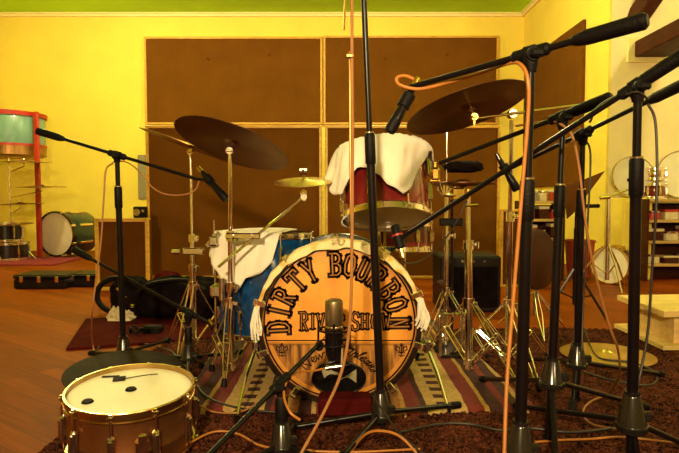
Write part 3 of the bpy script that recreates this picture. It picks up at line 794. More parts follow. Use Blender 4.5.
# left crash (front)
D1 = 2.12
pv = P(230, 151, D1)
axc = V((math.sin(math.radians(17)), math.sin(math.radians(18)), 1)).normalized()
b = FL(231, 362); bb = V((P(231, 350, D1+.1).x, D1+.1, .05))
t1, at1 = chrome_stand('cymbal_stand', 'chrome stand holding the left front crash cymbal and a side arm', 'stand', bb, pv-V((0, 0, .02)), [(.40, .0125), (.60, .0105), (pv.z-.02, .0075)], .33,
                       [(P(224, 386, 2.1).x, 2.10), (bb.x+.13, bb.y+.16), (bb.x-.15, bb.y+.12)])
nk = .032
tilter(t1, pv, axc, neck=nk)
cymbal('dark bronze crash cymbal tilted high at left in front of the panels', pv+axc*(nk-.001)-axc*(.0), axc, .222, 'cymdark', T=axisM(pv+axc*(nk-.222*.095+.002+.014), axc))
# memory clamp + side arm with splash
m = MB(); q = at1(.578); q = P(243, 236, D1-.03); m.box(q, (.13, .022, .022), bev=.004); m.cyl(q+V((-.04, -.012, 0)), q+V((-.04, -.03, 0)), .008); m.cyl(q+V((.03, -.012, 0)), q+V((.03, -.03, 0)), .008)
t1.part('multi_clamp', m, 'chrome')
a = P(218, 267, D1-.06); b = P(304, 197, D1+.02)
m = MB(); m.cyl(a, b, .0055, n=10); t1.part('side_arm', m, 'chrome')
p3 = P(304, 193, D1+.02)
m = MB(); m.cyl(b+V((0, -.012, 0)), b+V((0, .012, 0)), .012); t1.part('arm_ratchet', m, 'chrome')
ax3 = V((-.02, -.19, 1)).normalized()
tilter(t1, p3, ax3, neck=.045)
cymbal('small bright splash cymbal level in the middle above the floor tom', None, None, .112, 'cymbright', T=axisM(p3+ax3*(.045-.0005), ax3), bell=.2)
# left rear crash
D2 = 2.62; pv = P(190.5, 152, D2); ax4 = V((math.sin(math.radians(20)), .045, math.cos(math.radians(20)))).normalized()
bb = V((P(194, 345, D2).x, D2, .05))
t2, at2 = chrome_stand('cymbal_stand', 'tall thin chrome stand holding the left rear crash cymbal', 'stand', bb, pv-V((0, 0, .02)), [(.42, .0135), (.56, .010), (pv.z-.02, .0058)], .33,
                       [(P(180, 368, 2.45).x, 2.42), (bb.x+.17, bb.y+.05), (bb.x-.16, bb.y+.13)])
tilter(t2, pv, ax4, neck=.035)
m = MB(); m.box(P(194, 251, D2-.015), (.10, .035, .034), bev=.006); m.cyl(P(180, 252, D2-.02), P(172, 252, D2-.02), .012); t2.part('multi_clamp', m, 'steel', label='shiny blocky clamp')
cymbal('rear crash cymbal at left seen edge-on behind the front crash', None, None, .245, 'cymmid', T=axisM(pv+ax4*(.035-.245*.095+.012), ax4))
# snare mic / percussion clip beside blue tom
m = MB(); q = P(214, 241, 2.25); m.box(q, (.035, .03, .04), bev=.006); m.cyl(q+V((-.03, 0, -.02)), q+V((.02, 0, .035)), .008); m.cyl(q+V((.0, 0, .02)), q+V((.0, 0, .085)), .0028, n=8)
ft.part('mount_bracket', m, 'chromed'); m = MB(); m.box(P(216, 291, 2.2), (.045, .03, .05), bev=.008); m.cyl(P(222, 278, 2.18), P(222, 300, 2.18), .012)
ft.part('mount_bracket', m, 'chromed')

# right crash
D5 = 2.2; hub5 = P(512, 114, D5)
bb = V((P(507.5, 340, D5+.15).x, D5+.15, .05))
t5, at5 = chrome_stand('cymbal_stand', 'tall chrome boom stand at right holding the right crash cymbal', 'stand', bb, hub5-V((0, 0, .012)), [(P(508, 215, D5+.1).z, .0125), (P(508, 120, D5).z, .009)], .30,
                       [(bb.x+.03, bb.y-.30), (bb.x+.22, bb.y+.12), (bb.x-.20, bb.y+.15)])
m = MB(); m.cyl(hub5+V((0, -.018, 0)), hub5+V((0, .018, 0)), .017, n=20); m.cyl(hub5+V((0, -.022, 0)), hub5+V((0, -.018, 0)), .010, n=12); t5.part('boom_ratchet', m, 'chrome')
m = MB(); e1 = P(478, 118, D5-.06); e2 = P(588, 104, D5+.06); m.cyl(e1, e2, .0052, n=10); t5.part('boom_arm', m, 'steel')
p5 = P(474, 117, D5-.06); ax5 = V((-math.sin(math.radians(15)), math.sin(math.radians(13)), 1)).normalized()
tilter(t5, p5, ax5, mt='gold', neck=.035)
cymbal('dark bronze crash cymbal tilted high at right under a microphone', None, None, .236, 'cymdark', T=axisM(p5+ax5*(.035-.236*.095+.012)+V((-.02, 0, .008)), ax5))
# tom stand (thick)
D6 = 2.25; tp = P(468, 196, D6); bb = V((P(469, 365, D6).x, D6, .045))
t6, at6 = chrome_stand('tom_stand', 'thick chrome stand carrying the rack tom on a bent arm', 'stand', bb, tp, [(P(468, 243, D6).z, .0160), (tp.z, .0095)], P(466, 303, D6).z,
                       [(P(428, 345, 2.65).x, 2.62), (P(520, 385, 2.05).x, 2.05), (bb.x+.24, bb.y+.10)], low=.075)
m = MB(); q = P(458, 194, D6-.01); m.box(q, (.055, .035, .05), bev=.006); m.mi = 0; m.cyl(P(468, 189, D6-.03), P(468, 200, D6-.03), .010); m.cyl(P(478, 205, D6), P(466, 206, D6-.01), .005, n=8)
t6.part('arm_clamp', m, 'gold')
m = MB(); arm = smooth([P(435, 175, D6-.10), P(438, 182, D6-.10), P(440, 190, D6-.08), P(446, 195, D6-.04), P(460, 195, D6-.01)], 6); m.tube(arm, .0085, 12); t6.part('bent_arm', m, 'chrome')
m = MB(); m.box(P(435, 174, D6-.10), (.036, .032, .052), bev=.009); m.cyl(P(430, 181, D6-.1), P(440, 181, D6-.1), .009); m.cyl(P(435, 162, D6-.1), P(435, 168, D6-.1), .006); t6.part('tom_bracket', m, 'gold')
# hi-hat
D7 = 2.62; bb = V((P(446, 330, D7).x, D7, .05)); tp = P(447, 112, D7)
t7, at7 = chrome_stand('hi_hat_stand', 'chrome hi-hat stand behind the rack tom with two dark cymbals', 'stand', bb, tp, [(P(446, 234, D7).z, .011), (P(446, 188, D7).z, .0095), (tp.z, .0032)], .30,
                       [(bb.x-.16, bb.y-.16), (bb.x+.16, bb.y-.14), (bb.x, bb.y+.22)])
m = MB(); m.cyl(P(452, 330, D7), P(452, 198, D7), .006, n=8); m.box(P(451, 222, D7-.02), (.11, .03, .035), bev=.005); t7.part('side_bracket', m, 'black', label='black clamp and side rod')
hc = P(463, 180, D7)
cymbal('lower dark hi-hat cymbal behind the rack tom, flat side up', None, None, .155, 'cymdark', T=axisM(hc+V((0, 0, -.02)), (0, -.03, -1)))
cymbal('upper dark hi-hat cymbal behind the rack tom, dome up', None, None, .155, 'cymdark', T=axisM(hc+V((0, 0, -.012)), (0, -.02, 1)), bell=.3)
PADQ = P(463, 167, D7)
# pedal & hardware behind the kick (right)
m = MB(); q = FL(447, 352, .02)
m.box(q+V((0, .02, .012)), (.10, .28, .015), bev=.004); t = Thing('drum_pedal', 'black and chrome bass drum pedal on the rug behind the bass drum', 'pedal', (q.x, q.y, .02)); t.part('footboard', m, 'blackm')
m = MB()
for s in (-1, 1): m.cyl(q+V((s*.05, -.10, .01)), q+V((s*.045, -.10, .22)), .007, n=10)
m.cyl(q+V((-.055, -.10, .2)), q+V((.055, -.10, .2)), .006, n=10); t.part('frame', m, 'chromed')
m = MB(); m.cyl(q+V((0, -.10, .2)), q+V((-.05, -.06, .32)), .004, n=8); m.cyl(q+V((-.065, -.08, .32)), q+V((-.035, -.04, .325)), .022, n=14); t.part('beater', m, 'felt')

c = P(404, 249, 2.72)
drum('snare_drum', 'red snare drum on a stand half hidden behind the rack tom and bass drum', 'drum', c, V((0, .08, 1)), .125, .12, 'red', 8, group=None, loc=(c.x, c.y, c.z-.01))
chrome_stand('snare_stand', 'low chrome stand under the red snare drum behind the bass drum', 'stand', (c.x, c.y, .05), c-V((0, 0, .018)), [(.34, .011), (c.z-.02, .009)], .26, [(c.x-.18, c.y-.12), (c.x+.14, c.y-.14), (c.x, c.y+.2)])
# throne / brown round seat on the right and its base
q = P(536, 259, 3.0); t = Thing('drum_throne', 'dark brown round drum seat tipped on edge on a chrome tripod, behind the right stands', 'stool', (q.x, q.y, 0))
m = MB(); Ts = axisM(q, (.55, -.75, .10)); m.lathe([(.0001, .035), (.14, .035), (.160, .022), (.165, .0), (.160, -.022), (.14, -.035), (.0001, -.035)], Ts @ Matrix.Scale(1.0, 4), 40)
t.part('seat', m, 'felt')
bz = P(537, 292, 3.0).z; m = MB(); m.cyl((q.x+.01, q.y+.03, q.z-.1), (q.x+.01, q.y+.03, .10), .012); t.part('post', m, 'chromed')
for k in range(3):
    a = 2*PI*k/3+.4; c0 = V((q.x+.01, q.y+.03, bz)); f = V((c0.x+.22*math.cos(a), c0.y+.22*math.sin(a), .014)); sd = V((-math.sin(a), math.cos(a), 0))*.01
    m = MB()
    for s in (-1, 1): m.tube([c0+sd*s*.6, c0.lerp(f, .5)+sd*s*1.3, f], .0035, 8)
    t.part('leg', m, 'chrome')

# ------------------------------------------------------------------ microphone stands
def tube_stand(label, hub, clutch, tips, cone=.045, group='black microphone stands', boom=None, sleeve=None, lowz=.04, r0=.0125, r1=.0095, conem='black', name='microphone_stand', gl=.11, cr=.034):
    hub = V(hub); clutch = V(clutch)
    t = Thing(name, label, 'microphone stand', (hub.x, hub.y, 0), group)
    L = clutch-hub; mid = hub+L*(sleeve if sleeve else .62); down = hub-L*((hub.z-lowz)/max(.01, L.z))
    m = MB(); m.cyl(down, mid, r0, n=18); t.part('lower_tube', m, 'black')
    m = MB(); m.cyl(mid, clutch, r1, n=16); t.part('upper_tube', m, 'black')
    u = L.normalized()
    m = MB(); m.tube([mid-u*.055, mid-u*.05, mid+u*.03, mid+u*.036], [r0+.001, r0+.0032, r0+.0032, r0], 18); t.part('height_grip', m, 'rubber')
    m = MB(); m.tube([mid+u*.036, mid+u*.040], [r0+.001, r0+.001], 18); t.part('grip_ring', m, 'chromed')
    m = MB()
    m.lathe([(r0, -cone*.75), (cr*1.02, -cone*.75), (cr*1.05, -cone*.70), (cr*1.05, -cone*.45), (cr*.98, -cone*.42), (cr*.95, -cone*.38), (r0+.007, cone*.95), (r0+.005, cone*1.0), (r0+.005, cone*1.15), (r0, cone*1.15)], axisM(hub, u), 24)
    m.box(hub+V((.03, -.012, -.002)), (.028, .016, .026), bev=.005)
    t.part('hub', m, 'blackm')
    m = MB(); m.cyl(down+u*.0, down+u*.012, r0+.003, n=16); t.part('tube_cap', m, 'rubber')
    for tip in tips:
        tip = V((tip[0], tip[1], .034)); s = hub-u*cone*.35; d = (tip-s).normalized()
        m = MB(); m.tube([s+d*.02, tip], .0082, 12); lg = t.part('leg', m, 'black')
        m = MB(); m.tube([tip-d*.035, tip-d*.03, tip+d*.006, tip+d*.010], [.009, .0125, .0125, .008], 12); t.part('rubber_foot', m, 'rubber', parent=lg)
    if boom:
        a, b = V(boom[0]), V(boom[1]); d = (b-a).normalized()
        k = (clutch-a).dot(d); c = a+d*k
        m = MB(); m.cyl(a+d*.02, b, .0072, n=12); t.part('boom', m, 'black')
        if gl:
            m = MB(); m.tube([a, a+d*.006, a+d*gl, a+d*(gl+.022), a+d*(gl+.03)], [.011, .0165, .0155, .0115, .008], 16); t.part('counterweight_grip', m, 'rubber')
        m = MB(); m.tube([c-d*.042, c-d*.036, c-d*.014, c-d*.012, c+d*.012, c+d*.014, c+d*.036, c+d*.042], [.009, .0135, .0135, .0165, .0165, .0135, .0135, .009], 14)
        m.tube([clutch-u*.03, clutch-u*.02, c+V((0, 0, -.012)), c], [r1+.003, .014, .018, .015], 14)
        m.cyl(c+V((0, -.022, -.005)), c+V((0, .024, -.005)), .015, n=16); m.box(c+V((.004, -.03, -.006)), (.030, .012, .018), bev=.005)
        t.part('boom_clutch', m, 'rubber')
    return t
def on(a, b, px):
    """point of segment a-b whose image column is px"""
    lo, hi = 0., 1.
    def col(t): p = a.lerp(b, t); return CX+F*p.x/(p.y*math.cos(PITCH)-(p.z-CAMH)*math.sin(PITCH)*1)
    s = col(1) > col(0)
    for _ in range(40):
        mdl = (lo+hi)/2
        if (col(mdl) < px) == s: lo = mdl
        else: hi = mdl
    return a.lerp(b, lo)
def pencil_mic(label, a, b, r=.0115, gold=True, cat='microphone', group='pencil and dynamic microphones on booms', ring=None, clip=None):
    """a = cable end, b = capsule end"""
    a = V(a); b = V(b); d = (b-a).normalized(); L = (b-a).length
    t = Thing('microphone', label, cat, a, group)
    m = MB(); m.tube([a, a+d*.006, a+d*L*.45, a+d*L*.62, a+d*L*.97, b], [r*.7, r*.85, r*.95, r*1.2, r*1.25, r*1.1], 18); t.part('body', m, 'black')
    m = MB(); m.tube([b-d*.03, b-d*.004, b+d*.003], [r*1.3, r*1.3, r*1.05], 18); t.part('grille', m, 'rubber')
    m = MB(); m.tube([a-d*.03, a-d*.028, a-d*.002, a+d*.004], [r*.45, r*.62, r*.7, r*.7], 12); t.part('connector', m, 'gold' if gold else 'blackm')
    if ring: m = MB(); m.cyl(b-d*.034, b-d*.028, r*1.36, n=18); t.part('ring', m, ring, label='red ring')
    if clip is not None:
        c = a+d*L*.3; m = MB(); m.cyl(c-d*.018, c+d*.018, r*1.45, n=16); m.tube([c, V(clip)], .006, 8); t.part('clip', m, 'rubber')
    return t
def cable(label, pts, mt='orange', r=.0032, n=8, cat='cable', nm='microphone_cable'):
    m = MB(); m.tube(smooth(pts, n), r, 8); return solo(nm, label, cat, m, mt)

# A: left stand
A0, A1 = P(37, 131, 2.42), P(197, 179, 2.25)
ca = on(A0, A1, 117)
hubA = P(123.5, 349, 2.40)
tips = [FL(91, 354, .03), FL(168, 341, .03), FL(146, 362, .03)]
tube_stand('black boom microphone stand at far left, standing on the wood floor', hubA, ca, tips, boom=(A0, A1), sleeve=.80, cone=.05, lowz=.03)
pencil_mic('black pencil microphone hanging from the far left boom by the crash cymbal', P(202, 172, 2.24), P(226, 199, 2.18), r=.0125, clip=A1)
# C: centre foreground tall stand
hubC = P(381, 407, 1.70)
topC = P(362.0, -45, 1.62)
tube_stand('tall black microphone stand standing in front of the bass drum, crossing its head', hubC, topC, [FL(458, 406, .03), FL(283, 430, .03), FL(338, 462, .03)], sleeve=.60, cone=.05, r0=.0125, r1=.0085)
# D: low stand with kick mic
D0, D1_ = P(190, 474, 1.20), P(320, 343, 1.70)
cd = on(D0, D1_, 281)
hubD = V((cd.x+.002, cd.y, .08))
tube_stand('short black stand in the foreground holding the large microphone at the bass drum', hubD, cd-V((0, 0, .012)), [(hubD.x+.22, hubD.y-.12), (hubD.x-.2, hubD.y-.2), (hubD.x+.02, hubD.y+.22)], boom=(D0, D1_), sleeve=.55, r0=.0150, r1=.0125, gl=None)
# kick condenser mic
q = P(334, 327, 1.72)
t = Thing('condenser_microphone', 'large condenser microphone with brass mesh grille in front of the bass drum head', 'microphone', q)
m = MB(); m.lathe([(.026, .0), (.028, .004), (.028, .070), (.0265, .078), (.021, .083), (.0001, .085)], Matrix.Translation(q+V((0, 0, .004))), 32); t.part('grille', m, 'grille')
m = MB(); m.lathe([(.0285, .002), (.0295, .0), (.0295, -.008), (.0285, -.01)], Matrix.Translation(q+V((0, 0, .004))), 32); t.part('collar', m, 'chromed')
m = MB(); m.lathe([(.0285, .0), (.0285, -.06), (.026, -.085), (.018, -.105), (.0001, -.108)], Matrix.Translation(q), 32); t.part('body', m, 'black')
m = MB()
for z, r in ((-.008, .047), (-.05, .050)):
    m.tube([q+V((r*math.cos(a), r*math.sin(a), z)) for a in [2*PI*i/36 for i in range(37)]], .0032, 8)
for k in range(8):
    a = 2*PI*k/8; m.tube([q+V((.029*math.cos(a), .029*math.sin(a), -.03)), q+V((.048*math.cos(a+.25), .048*math.sin(a+.25), -.008 if k % 2 else -.05))], .0014, 6)
for a in (0.15, 1.6, 3.0, 4.7): m.tube([q+V((.049*math.cos(a), .049*math.sin(a), .020)), q+V((.050*math.cos(a), .050*math.sin(a), -.066))], .0034, 8)
t.part('shock_mount', m, 'rubber')
m = MB(); m.tube([q+V((-.04, -.01, -.05)), D1_], .008, 10); m.cyl(q+V((-.045, -.03, -.055)), q+V((-.045, .0, -.055)), .013, n=14); t.part('swivel', m, 'rubber')
m = MB(); e = P(334, 367, 1.70); m.cyl(P(326, 368, 1.70), P(342, 366, 1.70), .0085, n=14); m.cyl(P(342, 366, 1.7), P(342, 345, 1.71), .0050, n=10); t.part('connector', m, 'chromed')
# E: right, nearest thick stand
E0, E1 = P(648, 20, 1.05), P(411, 87, 1.42)
ce = on(E0, E1, 531)
hubE = P(520, 446, 1.27)
tube_stand('thick black boom stand nearest on the right, its boom raised over the right crash', hubE, ce-V((0, 0, .01)), [(hubE.x+.2, hubE.y+.12), (hubE.x-.16, hubE.y+.1), (hubE.x, hubE.y-.26)], boom=(E0, E1), sleeve=.665, r0=.0132, r1=.0095, cone=.055, cr=.037, gl=.11)
pencil_mic('black pencil microphone pointing down beside the right crash cymbal', P(413, 88, 1.42), P(390, 131, 1.40), r=.0115, clip=E1)
# F
F0, F1 = P(612, 97, 1.48), P(440, 163, 1.92)
cf = on(F0, F1, 563)
tube_stand('slim black boom stand between the nearest right stand and the music stand', P(552, 375, 1.60), cf-V((0, 0, .01)), [FL(482, 380, .03), FL(646, 408, .03), FL(556, 470, .03)], boom=(F0, F1), sleeve=.70, r0=.0125, r1=.008, gl=.10)
# G
G0, G1 = P(692, 80, 1.50), P(503, 172, 2.2)
cg = on(G0, G1, 583)
tube_stand('slim black boom stand farthest back of the right-hand group', P(577, 357, 1.90), cg-V((0, 0, .01)), [FL(527, 360, .03), FL(662, 375, .03), FL(572, 412, .03)], boom=(G0, G1), sleeve=.72, r0=.0125, r1=.0085, gl=.11)
t = pencil_mic('small black microphone over the hi-hat at the end of a long boom', P(500, 160, 2.2), P(517, 190, 2.18), r=.013, gold=False, clip=G1, group=None)
# H
H0, H1 = P(694, 48, 1.22), P(404, 236, 1.78)
ch = on(H0, H1, 638)
tube_stand('thick black boom stand at far right, its long boom reaching down to the rack tom', P(632, 414, 1.40), ch-V((0, 0, .01)), [FL(517, 407, .03), (P(710, 440, 1.5).x, 1.52), FL(640, 478, .03)], boom=(H0, H1), sleeve=.76, r0=.0132, r1=.0095, cone=.055, cr=.037, gl=.11)
pencil_mic('dynamic microphone with red ring aimed under the rack tom', P(401, 249, 1.78), P(395, 226, 1.80), r=.0125, gold=True, ring='redpaint', clip=H1, group=None)
# B: low boom from behind left chrome stands
B0, B1 = P(73, 249, 2.55), P(214, 326, 2.35)
cb = on(B0, B1, 188)
tube_stand('low black boom stand half hidden behind the left chrome stands', V((cb.x, cb.y, .07)), cb-V((0, 0, .02)), [(cb.x-.2, cb.y+.1), (cb.x+.2, cb.y+.16), (cb.x+.05, cb.y-.2)], boom=(B0, B1), sleeve=.5, gl=.08)
pencil_mic('small black microphone low beside the chrome stands at left', P(213, 325, 2.34), P(224, 340, 2.30), r=.012, clip=B1, group=None)

# ------------------------------------------------------------------ cables
cable('copper brown cable hanging vertically in front of the rack tom and bass drum', [P(352, -20, 1.5), P(352, 60, 1.5), P(352.5, 150, 1.5), P(352, 240, 1.48), P(350, 320, 1.46), P(342, 370, 1.44), P(325, 410, 1.42), P(303, 450, 1.38), P(296, 465, 1.36)], 'pink', .0042)
m = MB(); m.cyl(P(349.5, 52, 1.505), P(351, 236, 1.505), .0030, n=10); m.box(P(350, 56, 1.5), (.022, .012, .012), bev=.003)
solo('hanging_rod', 'thin pale metal rod hanging beside the copper brown cable in the centre', 'rod', m, 'cymmid')
cable('short loop of cable hanging at the top centre of the view', [P(346, -15, 1.52), P(345, 5, 1.52), P(344, 30, 1.52)], 'gold', .003)
cable('orange cable looping from the right pencil microphone down the nearest right stand', [P(414, 79, 1.42), P(405, 76, 1.42), P(397, 78, 1.41), P(400, 85, 1.4), P(420, 89, 1.39), P(450, 82, 1.36), P(480, 73, 1.32), P(510, 63, 1.24), P(522, 66, 1.2), P(528, 82, 1.18), P(528, 115, 1.19), P(522, 190, 1.21), P(514, 290, 1.22), P(507, 380, 1.2), P(504, 460, 1.16)], 'orange', .0042)
cable('copper brown cable drooping from the right booms down to the carpet', [P(516, 126, 1.75), P(534, 123, 1.68), P(553, 121, 1.6), P(566, 128, 1.56), P(573, 138, 1.55), P(579, 167, 1.55), P(584, 210, 1.55), P(590, 249, 1.56), P(600, 293, 1.6), P(610, 328, 1.62), P(618, 350, 1.65), P(619, 375, 1.68), FL(609, 393, .03), FL(590, 402, .03), FL(583, 413, .03), FL(592, 424, .03), FL(620, 430, .03)], 'pink', .0036)
cable('orange cable arching over the carpet by the central tripod', [FL(343, 470, .03), P(352, 450, 1.55), P(366, 434, 1.52), P(383, 431, 1.5), P(402, 438, 1.5), FL(425, 463, .03)], 'orange', .0036)
cable('orange cable along the carpet in front of the kilim at left', [FL(180, 448, .03), FL(213, 432, .03), FL(238, 434, .03), FL(262, 446, .03), FL(300, 450, .03), FL(350, 452, .03), FL(420, 449, .03)], 'orange', .0032)
cable('orange cable running level along the carpet at lower right', [FL(535, 442, .03), FL(560, 440, .03), FL(590, 439, .03), FL(622, 437, .03), FL(660, 441, .03), FL(700, 446, .03)], 'orange', .0032)
cable('orange cable crossing the kilim left of the bass drum', [FL(198, 405, .045), FL(215, 412, .03), FL(240, 412, .035), FL(262, 400, .04), FL(283, 385, .05)], 'pink', .0030)
cable('orange cable curling at the foot of the bass drum microphone', [P(327, 368, 1.70), P(312, 371, 1.66), P(297, 372, 1.6), P(287, 381, 1.52), P(284, 396, 1.46), P(290, 412, 1.42), P(300, 420, 1.42)], 'orange', .0034)
cable('copper brown cable hanging from the far left stand to the wood floor', [P(113, 163, 2.33), P(106, 170, 2.33), P(104, 195, 2.32), P(101, 240, 2.32), P(96, 280, 2.32), P(92, 315, 2.34), FL(93, 345, .03), FL(99, 362, .01), FL(110, 357, .01)], 'pink', .0038)
cable('copper brown cable drooping below the far left boom', [P(113, 162, 2.35), P(126, 162, 2.33), P(140, 172, 2.32), P(152, 187, 2.3), P(165, 194, 2.28), P(182, 195, 2.27), P(195, 190, 2.26), P(200, 178, 2.25)], 'pink', .0030)
cable('black cable looping from the dynamic microphone up to the hi-hat', [P(401, 250, 1.78), P(404, 262, 1.78), P(415, 263, 1.8), P(430, 255, 1.85), P(446, 238, 1.9), P(460, 215, 1.95), P(468, 198, 1.95), P(480, 185, 1.9)], 'blkcable', .0026)
cable('black cable hanging beside the far right stand', [P(648, 104, 1.4), P(655, 120, 1.4), P(657, 160, 1.4), P(656, 210, 1.4), P(652, 270, 1.42), P(648, 330, 1.43), P(640, 375, 1.42), P(634, 400, 1.38)], 'blkcable', .0034)
cable('black cable hanging behind the second slim stand on the right', [P(584, 138, 1.86), P(590, 150, 1.86), P(590, 180, 1.86), P(588, 215, 1.87), P(586, 260, 1.88), P(583, 310, 1.88), P(582, 350, 1.86)], 'blkcable', .0034)
cable('black cable looping over the top of the two right booms', [P(590, 122, 1.48), P(597, 108, 1.42), P(612, 98, 1.36), P(628, 94, 1.3), P(638, 92, 1.28), P(648, 99, 1.3)], 'blkcable', .0030)
cable('black cable lying across the carpet in front of the kilim at right', [FL(400, 432, .03), FL(440, 424, .03), FL(470, 424, .03), FL(500, 430, .03), FL(530, 428, .03), FL(575, 432, .03), FL(640, 425, .03)], 'blkcable', .0040)
cable('thin black cable trailing from the central tripod across the carpet', [P(372, 395, 1.68), P(384, 412, 1.62), P(398, 432, 1.55), P(415, 447, 1.5), FL(432, 462, .03)], 'blkcable', .0026)
cable('black cable coiled on the carpet by the yellow cymbal', [FL(585, 330, .03), FL(590, 345, .03), FL(600, 358, .03), FL(630, 362, .03), FL(655, 372, .03), FL(650, 385, .03), FL(610, 380, .03), FL(585, 372, .03)], 'blkcable', .004)
cable('black cable snaking round the left tripod on the wood floor', [FL(95, 352, .01), FL(105, 342, .01), FL(125, 340, .01), FL(150, 345, .01), FL(172, 352, .03), FL(190, 372, .035), FL(205, 395, .035), FL(240, 408, .035), FL(300, 414, .03)], 'blkcable', .0036)
# black stage box / feet between cables
m = MB(); q = FL(138, 336, .0); m.tube([q+V((.04*math.cos(a), .03*math.sin(a), .02+.03*math.sin(a*2)**2)) for a in [2*PI*i/40*2.0 for i in range(41)]], .007, 8); m.box(q+V((.07, .03, .025)), (.10, .07, .05), bev=.01)
solo('cable_box', 'small black box with coiled lead beside the left tripod', 'box', m, 'rubber')
m = MB(); q = FL(121, 322, .0)
rnd = random.Random(2)
for k in range(9): 
    c = q+V((rnd.uniform(-.05, .05), rnd.uniform(-.03, .03), .03+rnd.uniform(0, .05))); m.tube([c+V((-.03, 0, -.02)), c+V((0, -.01, .01)), c+V((.03, .01, -.01))], [.012, .026, .010], 8)
m.box(q+V((0, 0, .015)), (.14, .08, .03), bev=.01)
solo('crumpled_paper', 'crumpled cream paper on the wood floor behind the left tripod', 'paper', m, 'paper')
# ------------------------------------------------------------------ left middle: bags, gobos
a = P(94, 299, 4.6); 
def gobo(label, x0, x1, yt, d, fab, frame=True, fr=.055, group='low fabric baffles', yaw=0):
    A_ = P(x0, 200, d).x; B_ = P(x1, 200, d).x; zt = P(x0, yt, d).z
    t = Thing('acoustic_baffle', label, 'acoustic baffle', ((A_+B_)/2, d, 0), group)
    m = MB(); c = V(((A_+B_)/2, d, zt/2)); m.box(c+V((0, .01, 0)), (B_-A_-.02, .05, zt-.02), bev=.004); t.part('fabric', m, fab)
    if frame:
        m = MB()
        for s in (-1, 1): m.box(c+V((s*((B_-A_)/2-fr/2+.0), -.004, 0)), (fr*.55, .06, zt), bev=.004)
        for z in (fr*.28, zt-fr*.28): m.box(V((c.x, d-.004, z)), (B_-A_-fr, .06, fr*.55), bev=.004)
        t.part('frame', m, 'oak')
    return t
gobo('low brown baffle with oak frame standing left of the tall baffles', 94, 151, 218, 4.16/.71*.741*1.03, 'paneld')
gobo('tall wide brown baffle with oak frame standing at left behind the floor tom', 146.5, 323, 125.8, 5.15, 'panel', fr=.045)
gobo('tall wide brown baffle with oak frame standing behind the rack tom', 324, 500, 125.8, 5.15, 'panel', fr=.045)
gobo('narrow brown baffle with oak frame behind the right chrome stand', 499, 525, 209, 4.65, 'paneld', fr=.04)
# small speaker on gobo
q = P(140.5, 210, 4.47); q.z = P(140, 218, 4.47).z+.047
t = Thing('desk_speaker', 'tiny black speaker standing on top of the low left baffle', 'speaker', q-V((0, 0, .045)))
m = MB(); m.box(q, (.10, .055, .09), bev=.006); t.part('cabinet', m, 'black')
m = MB(); m.cyl(q+V((-.02, -.029, 0)), q+V((-.02, -.033, 0)), .028, n=20); m.cyl(q+V((.03, -.029, .01)), q+V((.03, -.033, .01)), .012, n=16); t.part('cone', m, 'chromed')
# bags
def lump(c, sx, sy, sz, seed, T=None):
    def f(u, v):
        th = 2*PI*u; ph = PI*(v-.5)
        def sp(x, e=.6): return math.copysign(abs(x)**e, x)
        n = 1+.06*math.sin(th*3+seed)*math.cos(ph*4+seed)+.05*math.sin(th*7+ph*5+seed*2)+.03*math.sin(th*13-ph*9+seed)
        return V(c)+V((sx*sp(math.cos(ph))*sp(math.cos(th))*n, sy*sp(math.cos(ph))*sp(math.sin(th))*n, sz*max(-1, sp(math.sin(ph), .8)*n)))
    m = MB(); m.grid(f, 44, 24, closed_u=True); return m
c = FL(186, 318); t = Thing('duffel_bag', 'large black duffel bag slumped on the floor in front of the brown baffle', 'bag', (c.x, c.y, 0))
t.part('body', lump((c.x, c.y, .125), .29, .15, .125, 1.2), 'bag', ang=180)
m = MB(); m.tube(smooth([(c.x-.24, c.y-.16, .18), (c.x-.15, c.y-.17, .24), (c.x+.05, c.y-.17, .26), (c.x+.15, c.y-.16, .2)], 8), .012, 8); t.part('strap', m, 'rubber')
c = FL(132, 318); t = Thing('gear_bag', 'smaller black bag with shiny buckles left of the duffel bag', 'bag', (c.x, c.y, 0))
t.part('body', lump((c.x, c.y, .13), .11, .12, .12, 3.1), 'bag', ang=180)
for k in range(3): m = MB(); m.box((c.x-.03+.04*k, c.y-.125, .20-.05*k), (.025, .012, .018), bev=.004); t.part('buckle', m, 'chrome')
solo('black_cloth', 'crumpled black cloth lying on the hi-hat cymbals behind the rack tom', 'cloth', lump((PADQ.x, PADQ.y, PADQ.z), .085, .08, .026, 2.2), 'bag', ang=180)
m = MB(); c = FL(118, 314); rr = .11
m.tube([V((c.x+rr*1.2*math.cos(a), c.y, .12+rr*math.sin(a)+.0)) for a in [2*PI*i/40 for i in range(41)]], .018, 10)
solo('coiled_hose', 'thick black hoop leaning against the smaller black bag', 'hoop', m, 'rubber')
c = FL(143, 300); m = lump((c.x+.12, c.y+.2, .09), .10, .08, .09, 5); solo('red_cloth_bundle', 'dark red cloth bundle behind the black bags', 'cloth', m, 'redcloth', ang=180)
# dark amp box at right
a = P(440, 300, 3.6); b = P(501, 300, 3.6); z = P(470, 256, 3.6).z
t = Thing('amplifier_cabinet', 'dark brown amplifier cabinet behind the tom stand on the floor', 'amplifier', ((a.x+b.x)/2, 3.7, 0))
m = MB(); m.box(((a.x+b.x)/2, 3.75, z/2), (b.x-a.x, .3, z), bev=.012); t.part('cabinet', m, 'case')
m = MB(); m.box(((a.x+b.x)/2, 3.596, z*.45), ((b.x-a.x)*.88, .012, z*.72), bev=.004); t.part('grille_cloth', m, 'bag')
m = MB()
for k in range(4): m = MB(); m.cyl((a.x+.07+.07*k, 3.596, z*.91), (a.x+.07+.07*k, 3.58, z*.91), .010, n=12); t.part('knob', m, 'chromed')

